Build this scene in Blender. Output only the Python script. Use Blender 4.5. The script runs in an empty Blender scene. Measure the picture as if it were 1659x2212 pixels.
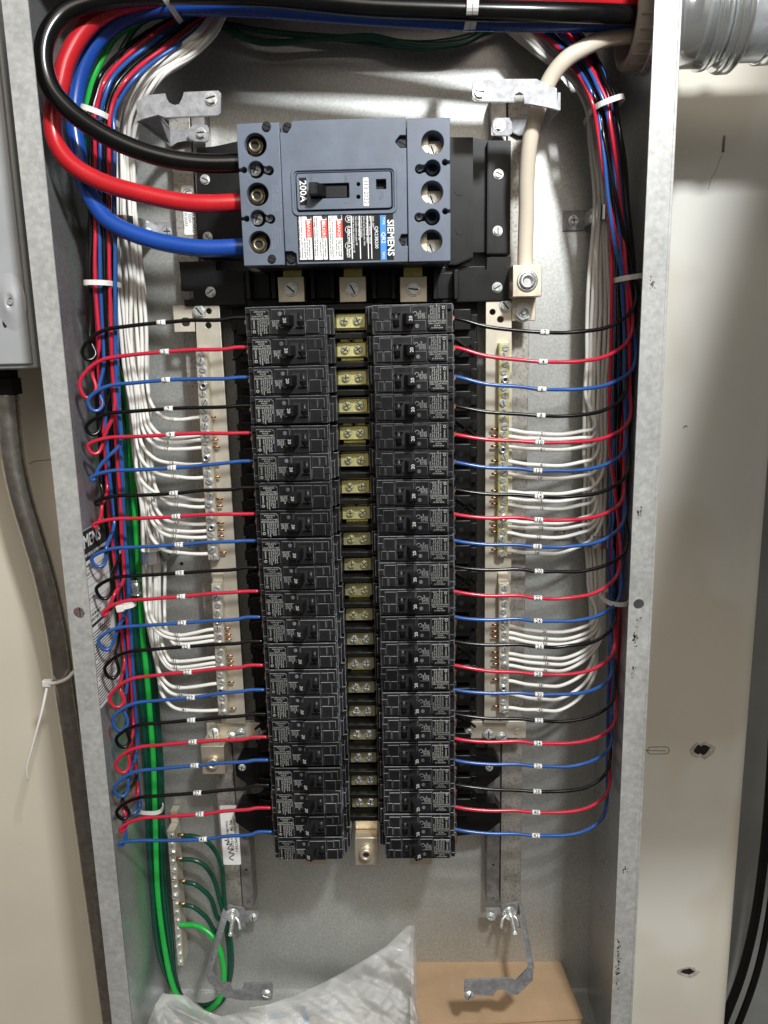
import bpy, bmesh, math, random
from mathutils import Vector, Matrix
random.seed(7)
S = bpy.context.scene
COL = S.collection

# ------------------------------------------------------------------ camera
F_PX = 1725.0
PITCH, YAW, ROLL = math.radians(11.85), math.radians(-1.45), math.radians(-1.27)
CAM = Vector((94.0, -835.0, -31.0))            # millimetres
cf = Vector((math.sin(YAW)*math.cos(PITCH), math.cos(YAW)*math.cos(PITCH), -math.sin(PITCH)))
cr = Vector((math.cos(YAW), -math.sin(YAW), 0)); cu = cr.cross(cf)
cr, cu = cr*math.cos(ROLL)+cu*math.sin(ROLL), cu*math.cos(ROLL)-cr*math.sin(ROLL)
cam_data = bpy.data.cameras.new('camera'); cam = bpy.data.objects.new('camera', cam_data); COL.objects.link(cam)
cam_data.sensor_fit = 'VERTICAL'; cam_data.sensor_height = 24.0; cam_data.lens = 24.0*F_PX/2212.0
cam_data.clip_start = 0.02; cam_data.clip_end = 60.0
M = Matrix((cr, cu, -cf)).transposed().to_4x4(); M.translation = CAM*0.001
cam.matrix_world = M
S.camera = cam

# ------------------------------------------------------------------ world, lamps, exposure
W = bpy.data.worlds.new('World'); S.world = W; W.use_nodes = True
wn = W.node_tree
# the room seen by the metal: pale ceiling, dim lower half, darker to the left
_tc = wn.nodes.new('ShaderNodeTexCoord'); _sx = wn.nodes.new('ShaderNodeSeparateXYZ'); wn.links.new(_tc.outputs['Generated'], _sx.inputs[0])
_rz = wn.nodes.new('ShaderNodeValToRGB'); _rz.color_ramp.elements[0].position = 0.42; _rz.color_ramp.elements[0].color = (0.10, 0.088, 0.075, 1)
_rz.color_ramp.elements[1].position = 0.75; _rz.color_ramp.elements[1].color = (0.62, 0.60, 0.56, 1)
_mz = wn.nodes.new('ShaderNodeMapRange'); _mz.inputs[1].default_value = -1; _mz.inputs[2].default_value = 1
wn.links.new(_sx.outputs[2], _mz.inputs[0]); wn.links.new(_mz.outputs[0], _rz.inputs[0]); wn.links.new(_rz.outputs[0], wn.nodes['Background'].inputs[0])
wn.nodes['Background'].inputs[1].default_value = 0.84
def area(name, loc, target, size, power, color, sy=None):
    l = bpy.data.lights.new(name, 'AREA'); l.size = size; l.energy = power; l.color = color
    if sy: l.shape = 'RECTANGLE'; l.size_y = sy
    o = bpy.data.objects.new(name, l); COL.objects.link(o); o.location = loc
    o.rotation_euler = (Vector(target)-Vector(loc)).to_track_quat('-Z', 'Y').to_euler()
    return o
area('work_lamp', (0.40, -1.083, 0.684), (0.08, 0, -0.05), 0.09, 21.5, (0.93, 0.97, 1.0))
area('warm_fill', (0.5, -2.1, 1.2), (0.05, 0, -0.4), 1.3, 21, (1.0, 0.88, 0.75))  # added broad warm fill, standing in for ambient room light
S.view_settings.view_transform = 'Standard'; S.view_settings.look = 'None'
S.view_settings.exposure = 0.0; S.view_settings.gamma = 1.0
S.render.engine = 'CYCLES'

# ------------------------------------------------------------------ pixel helpers (photo at 1659 x 2212)
def ray(px, py): return cf + cr*((px-829.5)/F_PX) - cu*((py-1106)/F_PX)
def P(px, py, d):                      # point of that sight line d mm out of the back plate
    w = ray(px, py); t = (-d-CAM.y)/w.y; q = CAM+w*t
    return Vector((q.x, -d, q.z))
def PX(px, py, X):                     # point on the plane x = X
    w = ray(px, py); t = (X-CAM.x)/w.x
    return CAM+w*t
def PZ(px, py, Z):
    w = ray(px, py); t = (Z-CAM.z)/w.z
    return CAM+w*t
def crop(ox, oy, sc):                  # zoomed crop -> photo pixel
    return lambda x, y: ((ox+x/sc)*0.54861, (oy+y/sc)*0.54861)
cA = crop(0, 0, 1.659); cM = crop(850, 420, 1.659); cR = crop(1700, 420, 1.659); cT = crop(2000, 0, 1.62)
cL = crop(0, 600, 1.659); cG = crop(300, 3100, 1.659); cB = crop(1200, 3300, 1.3825); cN = crop(200, 1150, 1.8433)
cC = crop(1000, 2700, 1.659); cS = crop(1700, 2500, 1.659); cQ = crop(300, 2500, 1.8433)

# ------------------------------------------------------------------ materials
def mat(name, col, rough=0.5, metal=0.0, spec=0.5, noise=None, bump=None, coat=0.0, spots=None, trans=0.0, alpha=1.0):
    """noise=(scale, amount, detail)  spots=(scale, threshold, colour, mix)  bump=(scale, strength)"""
    m = bpy.data.materials.new(name); m.use_nodes = True; n = m.node_tree.nodes; l = m.node_tree.links
    b = n['Principled BSDF']; b.inputs['Roughness'].default_value = rough; b.inputs['Metallic'].default_value = metal
    b.inputs['Specular IOR Level'].default_value = spec; b.inputs['Coat Weight'].default_value = coat
    b.inputs['Transmission Weight'].default_value = trans; b.inputs['Alpha'].default_value = alpha
    c4 = (*col, 1); b.inputs['Base Color'].default_value = c4
    tc = n.new('ShaderNodeTexCoord')
    last = None
    if noise:
        t = n.new('ShaderNodeTexNoise'); t.inputs['Scale'].default_value = noise[0]; t.inputs['Detail'].default_value = noise[2] if len(noise) > 2 else 6
        t.inputs['Roughness'].default_value = 0.65
        l.new(tc.outputs['Object'], t.inputs['Vector'])
        r = n.new('ShaderNodeValToRGB'); a = noise[1]
        r.color_ramp.elements[0].position = 0.32; r.color_ramp.elements[1].position = 0.68
        r.color_ramp.elements[0].color = tuple(max(0, c*(1-a)) for c in col)+(1,)
        r.color_ramp.elements[1].color = tuple(min(1, c*(1+a*0.6)) for c in col)+(1,)
        l.new(t.outputs[0], r.inputs[0]); last = r.outputs[0]
        mr = n.new('ShaderNodeMapRange'); mr.inputs[3].default_value = max(0, rough-0.08); mr.inputs[4].default_value = min(1, rough+0.1)
        l.new(t.outputs[0], mr.inputs[0]); l.new(mr.outputs[0], b.inputs['Roughness'])
    if spots:
        t = n.new('ShaderNodeTexNoise'); t.inputs['Scale'].default_value = spots[0]; t.inputs['Detail'].default_value = 3
        l.new(tc.outputs['Object'], t.inputs['Vector'])
        r = n.new('ShaderNodeValToRGB'); r.color_ramp.elements[0].position = spots[1]; r.color_ramp.elements[1].position = spots[1]+0.05
        l.new(t.outputs[0], r.inputs[0])
        mx = n.new('ShaderNodeMix'); mx.data_type = 'RGBA'
        mu = n.new('ShaderNodeMath'); mu.operation = 'MULTIPLY'; mu.inputs[1].default_value = spots[3]
        l.new(r.outputs[0], mu.inputs[0]); l.new(mu.outputs[0], mx.inputs[0])
        if last: l.new(last, mx.inputs[6])
        else: mx.inputs[6].default_value = c4
        mx.inputs[7].default_value = (*spots[2], 1); last = mx.outputs[2]
    if last: l.new(last, b.inputs['Base Color'])
    if bump:
        t = n.new('ShaderNodeTexNoise'); t.inputs['Scale'].default_value = bump[0]; t.inputs['Detail'].default_value = 4
        l.new(tc.outputs['Object'], t.inputs['Vector'])
        bp = n.new('ShaderNodeBump'); bp.inputs['Strength'].default_value = bump[1]; bp.inputs['Distance'].default_value = 0.001
        l.new(t.outputs[0], bp.inputs['Height']); l.new(bp.outputs[0], b.inputs['Normal'])
    return m
def galv(name, col, rough=0.42, metal=0.75, grain=260, blotch=9, dark=0.25):
    """galvanised sheet: fine crystalline grain over large soft blotches, with a few specks"""
    m = mat(name, col, rough, metal); n = m.node_tree.nodes; l = m.node_tree.links; b = n['Principled BSDF']
    tc = n.new('ShaderNodeTexCoord')
    v = n.new('ShaderNodeTexVoronoi'); v.inputs['Scale'].default_value = grain; v.inputs['Randomness'].default_value = 1
    g = n.new('ShaderNodeTexNoise'); g.inputs['Scale'].default_value = grain*0.7; g.inputs['Detail'].default_value = 5
    k = n.new('ShaderNodeTexNoise'); k.inputs['Scale'].default_value = blotch; k.inputs['Detail'].default_value = 8; k.inputs['Roughness'].default_value = 0.7
    for t in (v, g, k): l.new(tc.outputs['Object'], t.inputs['Vector'])
    def mul(a, lo, hi):
        mr = n.new('ShaderNodeMapRange'); mr.inputs[1].default_value = 0.3; mr.inputs[2].default_value = 0.7
        mr.inputs[3].default_value = lo; mr.inputs[4].default_value = hi; l.new(a, mr.inputs[0]); return mr.outputs[0]
    sv = n.new('ShaderNodeSeparateColor'); l.new(v.outputs['Color'], sv.inputs[0])
    a = mul(g.outputs[0], 1-dark, 1.08); c = mul(k.outputs[0], 1-dark*0.8, 1.1); e = mul(sv.outputs[0], 0.94, 1.04)
    m1 = n.new('ShaderNodeMath'); m1.operation = 'MULTIPLY'; l.new(a, m1.inputs[0]); l.new(c, m1.inputs[1])
    m2 = n.new('ShaderNodeMath'); m2.operation = 'MULTIPLY'; l.new(m1.outputs[0], m2.inputs[0]); l.new(e, m2.inputs[1])
    vm = n.new('ShaderNodeVectorMath'); vm.operation = 'SCALE'; vm.inputs[0].default_value = col; l.new(m2.outputs[0], vm.inputs['Scale'])
    l.new(vm.outputs[0], b.inputs['Base Color'])
    mr = n.new('ShaderNodeMapRange'); mr.inputs[3].default_value = rough-0.07; mr.inputs[4].default_value = rough+0.12
    l.new(k.outputs[0], mr.inputs[0]); l.new(mr.outputs[0], b.inputs['Roughness'])
    return m
m_back = galv('galvanised_back', (0.485, 0.49, 0.465), 0.40, 0.64, 560, 6, 0.16)
m_side = galv('galvanised_side', (0.58, 0.59, 0.60), 0.27, 0.8, 400, 6, 0.12)
m_flange = galv('galvanised_flange', (0.42, 0.42, 0.40), 0.5, 0.25, 300, 14, 0.16)
m_rail = mat('speckled_rail', (0.40, 0.38, 0.34), 0.5, 0.6, spots=(330, 0.55, (0.14, 0.12, 0.10), 0.5), noise=(60, 0.25))
m_channel = galv('steel_channel', (0.40, 0.38, 0.36), 0.4, 0.7, 150, 15, 0.4)
m_bracket = galv('zinc_bracket', (0.36, 0.36, 0.37), 0.55, 0.45, 300, 30, 0.3)
m_steel = mat('plated_screw', (0.76, 0.78, 0.76), 0.28, 0.75, noise=(300, 0.25))
m_steely = mat('yellow_plated_screw', (0.72, 0.72, 0.46), 0.28, 0.75, noise=(300, 0.25))
m_tin = mat('tinned_bar', (0.66, 0.61, 0.50), 0.40, 0.55, noise=(35, 0.14))
m_lug = mat('aluminium_lug', (0.72, 0.64, 0.50), 0.36, 0.75, noise=(60, 0.12))
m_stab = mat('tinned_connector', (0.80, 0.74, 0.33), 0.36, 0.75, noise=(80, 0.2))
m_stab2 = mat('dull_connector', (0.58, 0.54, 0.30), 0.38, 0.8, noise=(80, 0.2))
m_yel = mat('yellow_chromate', (0.72, 0.66, 0.20), 0.3, 0.8, noise=(50, 0.3))
m_copper = mat('copper', (0.62, 0.33, 0.19), 0.35, 1.0)
m_black = mat('black_plastic', (0.010, 0.010, 0.0108), 0.40, spec=0.3, noise=(90, 0.3), bump=(900, 0.08))
m_base = mat('black_insulator', (0.006, 0.006, 0.006), 0.36, spec=0.3, noise=(50, 0.3))
m_edge_hi = mat('worn_edge_highlight', (0.13, 0.13, 0.14), 0.45, noise=(160, 0.65))  # highlight painted on breaker bevels as paler grey, mixed with wear
m_label = mat('breaker_label', (0.006, 0.006, 0.006), 0.36, spec=0.3, noise=(60, 0.25))
m_print = mat('grey_print', (0.36, 0.36, 0.34), 0.6)
m_print20 = mat('pale_print', (0.55, 0.55, 0.53), 0.6)
m_printw = mat('white_print', (0.8, 0.8, 0.78), 0.6)
m_faint = mat('faint_print', (0.22, 0.25, 0.30), 0.6)
m_bluegrey = mat('bluegrey_plastic', (0.108, 0.130, 0.172), 0.46, noise=(26, 0.2), bump=(1500, 0.12))
m_bluegrey2 = mat('bluegrey_plastic_dark', (0.045, 0.058, 0.085), 0.45, noise=(30, 0.12))
m_dark = mat('dark_hole', (0.006, 0.006, 0.006), 0.7)
m_bk = mat('black_insulation', (0.004, 0.004, 0.004), 0.2, spec=0.4, noise=(40, 0.3))
m_rd = mat('red_insulation', (0.50, 0.020, 0.045), 0.2, noise=(30, 0.14))
m_bl = mat('blue_insulation', (0.022, 0.085, 0.29), 0.2, noise=(30, 0.15))
m_wh = mat('white_insulation', (0.80, 0.78, 0.72), 0.32, noise=(25, 0.06))
m_frd = mat('red_feeder', (0.50, 0.016, 0.022), 0.26, noise=(14, 0.14))
m_fbl = mat('blue_feeder', (0.012, 0.065, 0.33), 0.27, noise=(14, 0.15))
m_fwh = mat('cream_feeder', (0.66, 0.58, 0.46), 0.34, noise=(10, 0.1))
m_gr = mat('green_insulation', (0.02, 0.42, 0.06), 0.27, noise=(20, 0.15))
m_dg = mat('dark_green_insulation', (0.006, 0.06, 0.036), 0.2, noise=(20, 0.2))
m_nylon = mat('nylon', (0.72, 0.70, 0.66), 0.4, noise=(20, 0.06))
m_paper = mat('paper', (0.84, 0.83, 0.80), 0.55, noise=(30, 0.05))
m_ink = mat('ink', (0.02, 0.02, 0.02), 0.6)
m_red = mat('red_ink', (0.70, 0.05, 0.03), 0.5)
m_cyan = mat('blue_ink', (0.03, 0.24, 0.72), 0.5)
m_cream = mat('cream_paint', (0.62, 0.585, 0.50), 0.6, noise=(2.5, 0.10, 2), spots=(3.2, 0.50, (0.72, 0.715, 0.68), 0.5), bump=(700, 0.1))
m_creaml = mat('cream_paint_left', (0.66, 0.60, 0.49), 0.6, noise=(3.0, 0.08, 3), bump=(700, 0.1))
m_grey = mat('grey_enamel', (0.36, 0.37, 0.375), 0.38, noise=(12, 0.10), bump=(400, 0.05))
m_cab = mat('dark_cabinet', (0.20, 0.205, 0.20), 0.5, noise=(10, 0.15))
m_emt = galv('conduit_steel', (0.55, 0.52, 0.47), 0.24, 0.95, 200, 9, 0.22)
m_chrome = mat('bright_zinc', (0.90, 0.92, 0.92), 0.13, 0.9)
m_pipe = galv('bright_conduit', (0.84, 0.86, 0.89), 0.28, 0.7, 120, 10, 0.15)
m_bush = mat('grey_brown_bushing', (0.52, 0.46, 0.38), 0.45, noise=(20, 0.1))
m_card = mat('cardboard', (0.43, 0.285, 0.165), 0.8, noise=(14, 0.16), bump=(350, 0.15))
m_gypsum = mat('gypsum', (0.45, 0.42, 0.36), 0.9, noise=(80, 0.5), bump=(200, 0.6))
m_tape = mat('worn_blotch', (0.16, 0.14, 0.12), 0.6, noise=(120, 0.6))
for m_ in (m_black, m_label, m_edge_hi, m_print):          # each breaker differs a little: age and dust
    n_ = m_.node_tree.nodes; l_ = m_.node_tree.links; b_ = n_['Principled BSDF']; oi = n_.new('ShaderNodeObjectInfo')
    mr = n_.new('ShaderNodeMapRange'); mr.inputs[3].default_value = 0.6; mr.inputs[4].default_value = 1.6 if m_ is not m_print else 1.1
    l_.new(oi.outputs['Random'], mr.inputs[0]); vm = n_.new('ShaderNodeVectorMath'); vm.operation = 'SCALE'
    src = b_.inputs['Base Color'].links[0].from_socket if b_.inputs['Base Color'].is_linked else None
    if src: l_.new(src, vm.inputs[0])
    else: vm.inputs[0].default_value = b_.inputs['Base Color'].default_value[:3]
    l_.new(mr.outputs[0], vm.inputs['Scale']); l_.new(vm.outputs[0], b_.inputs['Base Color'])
def bag_mat():
    m = bpy.data.materials.new('clear_plastic_film'); m.use_nodes = True; n = m.node_tree.nodes; l = m.node_tree.links
    b = n['Principled BSDF']; b.inputs['Base Color'].default_value = (0.96, 0.96, 0.95, 1); b.inputs['Roughness'].default_value = 0.09
    tr = n.new('ShaderNodeBsdfTransparent'); tr.inputs[0].default_value = (0.95, 0.95, 0.94, 1)
    tl = n.new('ShaderNodeBsdfTranslucent'); tl.inputs[0].default_value = (0.95, 0.95, 0.93, 1)
    a = n.new('ShaderNodeMixShader'); a.inputs[0].default_value = 0.4; l.new(b.outputs[0], a.inputs[1]); l.new(tl.outputs[0], a.inputs[2])
    c = n.new('ShaderNodeMixShader'); l.new(tr.outputs[0], c.inputs[1]); l.new(a.outputs[0], c.inputs[2])
    c.inputs[0].default_value = 0.50
    l.new(c.outputs[0], n['Material Output'].inputs[0]); return m
m_bag = bag_mat()

# ------------------------------------------------------------------ object helpers
def tag(o, label=None, cat=None, group=None, kind=None):
    if label: o['label'] = label
    if cat: o['category'] = cat
    if group: o['group'] = group
    if kind: o['kind'] = kind
    return o
def empty(name, loc=(0, 0, 0), label=None, cat=None, group=None):
    """loc = millimetre (x, y, z) of the thing's base"""
    o = bpy.data.objects.new(name, None); COL.objects.link(o); o.location = Vector(loc)*0.001; o.empty_display_size = 0.01
    return tag(o, label, cat, group)
class MB:
    """collects shapes in millimetres (x, d = out of the back plate, z); builds ONE mesh object"""
    def __init__(s): s.bm = bmesh.new()
    def add(s, verts, faces, mi=0, smooth=False):
        vs = [s.bm.verts.new(v) for v in verts]; out = []
        for f in faces:
            try: fc = s.bm.faces.new([vs[i] for i in f])
            except ValueError: continue
            fc.material_index = mi; fc.smooth = smooth; out.append(fc)
        return vs, out
    def box(s, x0, x1, d0, d1, z0, z1, bev=0.0, mi=0, bmi=None, rot=None):
        v = [(x, -d, z) for x in (x0, x1) for d in (d0, d1) for z in (z0, z1)]
        if rot:
            c = Vector(((x0+x1)/2, -(d0+d1)/2, (z0+z1)/2)); v = [tuple(c+rot @ (Vector(p)-c)) for p in v]
        vs, fs = s.add(v, [(0, 1, 3, 2), (4, 6, 7, 5), (0, 4, 5, 1), (2, 3, 7, 6), (0, 2, 6, 4), (1, 5, 7, 3)], mi)
        if bev > 0:
            es = list({e for f in fs for e in f.edges})
            r = bmesh.ops.bevel(s.bm, geom=es, offset=bev, segments=1 if bmi is not None else 2, affect='EDGES', profile=0.6)
            if bmi is not None:
                for f in r['faces']: f.material_index = bmi
            else:
                for f in r['faces']: f.smooth = True
        return s
    def poly(s, pts, d0, d1, mi=0, bev=0.0, bmi=None):
        """prism of an (x, z) outline from depth d0 to d1"""
        n = len(pts)
        v = [(x, -d0, z) for x, z in pts]+[(x, -d1, z) for x, z in pts]
        f = [tuple(range(n)), tuple(range(2*n-1, n-1, -1))]+[(i, (i+1) % n, n+(i+1) % n, n+i) for i in range(n)]
        vs, fs = s.add(v, f, mi)
        if bev > 0:
            es = list(fs[1].edges)
            r = bmesh.ops.bevel(s.bm, geom=es, offset=bev, segments=1 if bmi is not None else 2, affect='EDGES')
            if bmi is not None:
                for q in r['faces']: q.material_index = bmi
        return s
    def cyl(s, c, axis, r, h, seg=20, mi=0, r2=None, smooth=True, cap=True):
        """c = (x, d, z) of one end centre; axis given as (x, y, z) world direction"""
        a = Vector(axis).normalized(); t = a.orthogonal().normalized(); b = a.cross(t)
        o = Vector((c[0], -c[1], c[2])); r2 = r if r2 is None else r2
        v = []
        for k, (rr, hh) in enumerate(((r, 0), (r2, h))):
            for i in range(seg):
                an = 2*math.pi*i/seg; v.append(tuple(o+a*hh+t*math.cos(an)*rr+b*math.sin(an)*rr))
        vs, fs = s.add(v, [(i, (i+1) % seg, seg+(i+1) % seg, seg+i) for i in range(seg)], mi, smooth)
        if cap:
            for idx in (range(seg-1, -1, -1), range(seg, 2*seg)):
                f = s.bm.faces.new([vs[i] for i in idx]); f.material_index = mi
        return s
    def ring(s, c, axis, ro, ri, h, seg=28, mi=0):
        a = Vector(axis).normalized(); t = a.orthogonal().normalized(); b = a.cross(t); o = Vector((c[0], -c[1], c[2])); v = []
        for rr, hh in ((ro, 0), (ro, h), (ri, h), (ri, 0)):
            for i in range(seg):
                an = 2*math.pi*i/seg; v.append(tuple(o+a*hh+t*math.cos(an)*rr+b*math.sin(an)*rr))
        f = [(k*seg+i, k*seg+(i+1) % seg, ((k+1) % 4)*seg+(i+1) % seg, ((k+1) % 4)*seg+i) for k in range(4) for i in range(seg)]
        s.add(v, f, mi, True); return s
    def tube(s, pts, r, seg=10, mi=0, steps=5, rmod=None, cap=True):
        """pts world mm vectors (x, y, z); smooth tube through them"""
        p = [Vector(q) for q in pts]; c = []
        for i in range(len(p)-1):
            a = p[i-1] if i else p[0]*2-p[1]; b, d = p[i], p[i+1]; e = p[i+2] if i+2 < len(p) else p[-1]*2-p[-2]
            # centripetal Catmull-Rom
            t0 = 0; t1 = max(1e-4, (b-a).length**0.5); t2 = t1+max(1e-4, (d-b).length**0.5); t3 = t2+max(1e-4, (e-d).length**0.5)
            for k in range(steps):
                t = t1+(t2-t1)*k/steps
                A1 = a*((t1-t)/(t1-t0))+b*((t-t0)/(t1-t0)); A2 = b*((t2-t)/(t2-t1))+d*((t-t1)/(t2-t1)); A3 = d*((t3-t)/(t3-t2))+e*((t-t2)/(t3-t2))
                B1 = A1*((t2-t)/(t2-t0))+A2*((t-t0)/(t2-t0)); B2 = A2*((t3-t)/(t3-t1))+A3*((t-t1)/(t3-t1))
                c.append(B1*((t2-t)/(t2-t1))+B2*((t-t1)/(t2-t1)))
        c.append(p[-1]); n = len(c); v = []; nrm = None
        for i, q in enumerate(c):
            tg = (c[min(i+1, n-1)]-c[max(i-1, 0)]).normalized()
            nrm = tg.orthogonal() if nrm is None else nrm-tg*nrm.dot(tg)
            nrm.normalize(); bn = tg.cross(nrm); rr = r*(rmod(i/(n-1)) if rmod else 1)
            for k in range(seg):
                an = 2*math.pi*k/seg; v.append(tuple(q+nrm*math.cos(an)*rr+bn*math.sin(an)*rr))
        f = [(i*seg+k, i*seg+(k+1) % seg, (i+1)*seg+(k+1) % seg, (i+1)*seg+k) for i in range(n-1) for k in range(seg)]
        vs, _ = s.add(v, f, mi, True)
        if cap:
            for idx in (range(seg-1, -1, -1), range((n-1)*seg, n*seg)):
                fc = s.bm.faces.new([vs[i] for i in idx]); fc.material_index = mi
        s.path = c; return s
    def mesh(s, name, mats, origin=(0, 0, 0)):
        o = Vector(origin)
        bmesh.ops.recalc_face_normals(s.bm, faces=s.bm.faces[:])
        for v in s.bm.verts: v.co = (v.co-o)*0.001
        me = bpy.data.meshes.new(name); s.bm.to_mesh(me); s.bm.free()
        for m in (mats if isinstance(mats, (list, tuple)) else [mats]): me.materials.append(m)
        return me
    def build(s, name, mats, parent=None, origin=None):
        """vertices are world mm; the object sits at its parent's origin (no parent: at the origin given)"""
        if parent is not None: org = Vector(parent['_o']) if '_o' in parent else root_org(parent)
        else: org = Vector(origin or (0, 0, 0))
        me = s.mesh(name, mats, org); o = bpy.data.objects.new(name, me); COL.objects.link(o)
        if parent is not None: o.parent = parent
        else: o.location = org*0.001
        return o
def root_org(o):
    v = Vector((0, 0, 0))
    while o: v += o.location*1000; o = o.parent
    return v
def place(me, name, parent, loc, rz=0.0, mtx=None):
    """shared mesh `me` as a child of parent; loc world mm, rz = turn about the axis out of the wall (deg)"""
    o = bpy.data.objects.new(name, me); COL.objects.link(o); o.parent = parent
    o.location = (Vector(loc)-(root_org(parent) if parent else Vector((0, 0, 0))))*0.001
    o.rotation_euler = mtx.to_euler() if mtx is not None else (0, math.radians(rz), 0)
    return o
_curve_cache = {}
def plate_mesh(name, loops, d0, d1, mats, bev=0.0, origin=(0, 0, 0)):
    """plate with holes: loops of (x, z) outlines in mm, first is the rim; thickness d0..d1"""
    cu_ = bpy.data.curves.new('c', 'CURVE'); cu_.dimensions = '2D'; cu_.fill_mode = 'BOTH'
    cu_.extrude = abs(d1-d0)/2-bev; cu_.bevel_depth = bev; cu_.bevel_resolution = 1 if bev else 0
    for lp in loops:
        sp = cu_.splines.new('POLY'); sp.points.add(len(lp)-1); sp.use_cyclic_u = True
        for i, (x, z) in enumerate(lp): sp.points[i].co = (x, z, 0, 1)
    if bev: cu_.offset = -bev
    ob = bpy.data.objects.new('c', cu_); COL.objects.link(ob)
    dg = bpy.context.evaluated_depsgraph_get(); me = bpy.data.meshes.new_from_object(ob.evaluated_get(dg)); me.name = name
    bpy.data.objects.remove(ob); bpy.data.curves.remove(cu_)
    dm = (d0+d1)/2; o = Vector(origin)
    for v in me.vertices:
        x, y, z = v.co; v.co = (Vector((x, -(dm+z), y))-o)*0.001
    me.materials.clear(); me.materials.append(mats); me.update()
    return me
def plate(name, loops, d0, d1, m, parent=None, bev=0.0, origin=(0, 0, 0)):
    org = root_org(parent) if parent else Vector(origin)
    me = plate_mesh(name, loops, d0, d1, m, bev, org)
    o = bpy.data.objects.new(name, me); COL.objects.link(o)
    if parent: o.parent = parent
    else: o.location = org*0.001
    return o
def circ(x, z, r, n=28, a0=0.0): return [(x+r*math.cos(a0+2*math.pi*i/n), z+r*math.sin(a0+2*math.pi*i/n)) for i in range(n)]
def rrect(x0, x1, z0, z1, r, n=5):
    o = []
    for cx, cz, a in ((x1-r, z1-r, 0), (x0+r, z1-r, 90), (x0+r, z0+r, 180), (x1-r, z0+r, 270)):
        for i in range(n+1):
            t = math.radians(a+90*i/n); o.append((cx+r*math.cos(t), cz+r*math.sin(t)))
    return o
_txt = {}
def text_mesh(body, size, bold=0.0, align='CENTER', m=None, sx=1.0, ls=1.0):
    key = (body, size, bold, align, m.name if m else '', sx, ls)
    if key in _txt: return _txt[key]
    t = bpy.data.curves.new('t', 'FONT'); t.body = body; t.size = size; t.align_x = align; t.align_y = 'CENTER'
    t.offset = bold; t.extrude = 0.03; t.resolution_u = 2; t.space_line = ls
    ob = bpy.data.objects.new('t', t); COL.objects.link(ob)
    dg = bpy.context.evaluated_depsgraph_get(); me = bpy.data.meshes.new_from_object(ob.evaluated_get(dg))
    bpy.data.objects.remove(ob); bpy.data.curves.remove(t)
    for v in me.vertices:
        x, y, z = v.co; v.co = Vector((x*sx, -z, y))*0.001        # reads upright seen from the front
    me.materials.clear(); me.materials.append(m or m_ink); me.name = 'lettering'; _txt[key] = me
    return me
def text(body, size, loc, parent, rot=0, m=None, bold=0.0, align='CENTER', name='lettering', sx=1.0, mtx=None, ls=1.0):
    """rot degrees clockwise as seen from the front"""
    return place(text_mesh(body, size, bold, align, m, sx, ls), name, parent, loc, rot, mtx)
def multi_text(items, name, parent, m, org):
    """several lines as ONE mesh: items = (body, size, x, d, z, rot, bold, align)"""
    bm = bmesh.new()
    for body, size, x, d, z, rot, bold, align in items:
        me = text_mesh(body, size, bold, align, m)
        k = len(bm.verts); bm.from_mesh(me); bm.verts.ensure_lookup_table()
        R = Matrix.Rotation(math.radians(rot), 4, 'Y'); T = Vector((x, -d, z))*0.001
        for v in bm.verts[k:]: v.co = R @ v.co+T-Vector(org)*0.001
    me = bpy.data.meshes.new(name); bm.to_mesh(me); bm.free(); me.materials.append(m)
    o = bpy.data.objects.new(name, me); COL.objects.link(o); o.parent = parent
    return o

# ------------------------------------------------------------------ screw meshes (face the viewer)
def clip(poly, nx, nz, c):
    out = []
    for i in range(len(poly)):
        a, b = poly[i], poly[(i+1) % len(poly)]; da = a[0]*nx+a[1]*nz-c; db = b[0]*nx+b[1]*nz-c
        if da >= 0: out.append(a)
        if da*db < 0:
            t = da/(da-db); out.append((a[0]+(b[0]-a[0])*t, a[1]+(b[1]-a[1])*t))
    return out
def screw_mesh(r, kind='slot', hexa=True, washer=True, m=None, h=None):
    h = h or r*0.55; b = MB(); z0 = 0.0
    if washer:
        b.cyl((0, 0, 0), (0, -1, 0), r, h*0.22, 24, r2=r*0.95); z0 = h*0.22
    ro = r*0.80 if washer else r
    outline = circ(0, 0, ro, 6) if hexa else circ(0, 0, ro, 22)
    b.poly(outline, z0, z0+h*0.55, 0)
    g = r*0.10; top = z0+h*0.55
    if kind == 'socket':
        b.ring((0, top, 0), (0, -1, 0), ro*0.98, ro*0.52, h*0.5, 24)
        b.cyl((0, top+0.02, 0), (0, -1, 0), ro*0.5, 0.02, 12, mi=1)
        return b.mesh('screw', [m or m_steel, m_dark])
    cap = circ(0, 0, ro*0.86, 24); pieces = []
    if kind == 'slot': pieces = [clip(cap, 0, 1, g), clip(cap, 0, -1, g)]
    elif kind == 'cross': pieces = [clip(clip(cap, sx, 0, g), 0, sz, g) for sx in (1, -1) for sz in (1, -1)]
    elif kind == 'plain': pieces = [cap]
    for p in pieces: b.poly(p, top, top+h*0.42, 0, bev=r*0.06)
    b.cyl((0, top+0.01, 0), (0, -1, 0), ro*0.84, 0.01, 16, mi=1)
    return b.mesh('screw', [m or m_steel, m_dark])
SC = {}
def screw(parent, loc, r, kind='slot', rot=None, hexa=True, washer=True, m=None, name='screw'):
    key = (round(r, 1), kind, hexa, washer, (m or m_steel).name)
    if key not in SC: SC[key] = screw_mesh(r, kind, hexa, washer, m)
    return place(SC[key], name, parent, loc, random.uniform(0, 180) if rot is None else rot)

# ================================================================== SETTING
WZ = -60                                # the plaster wall stands this far behind the back plate
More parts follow.
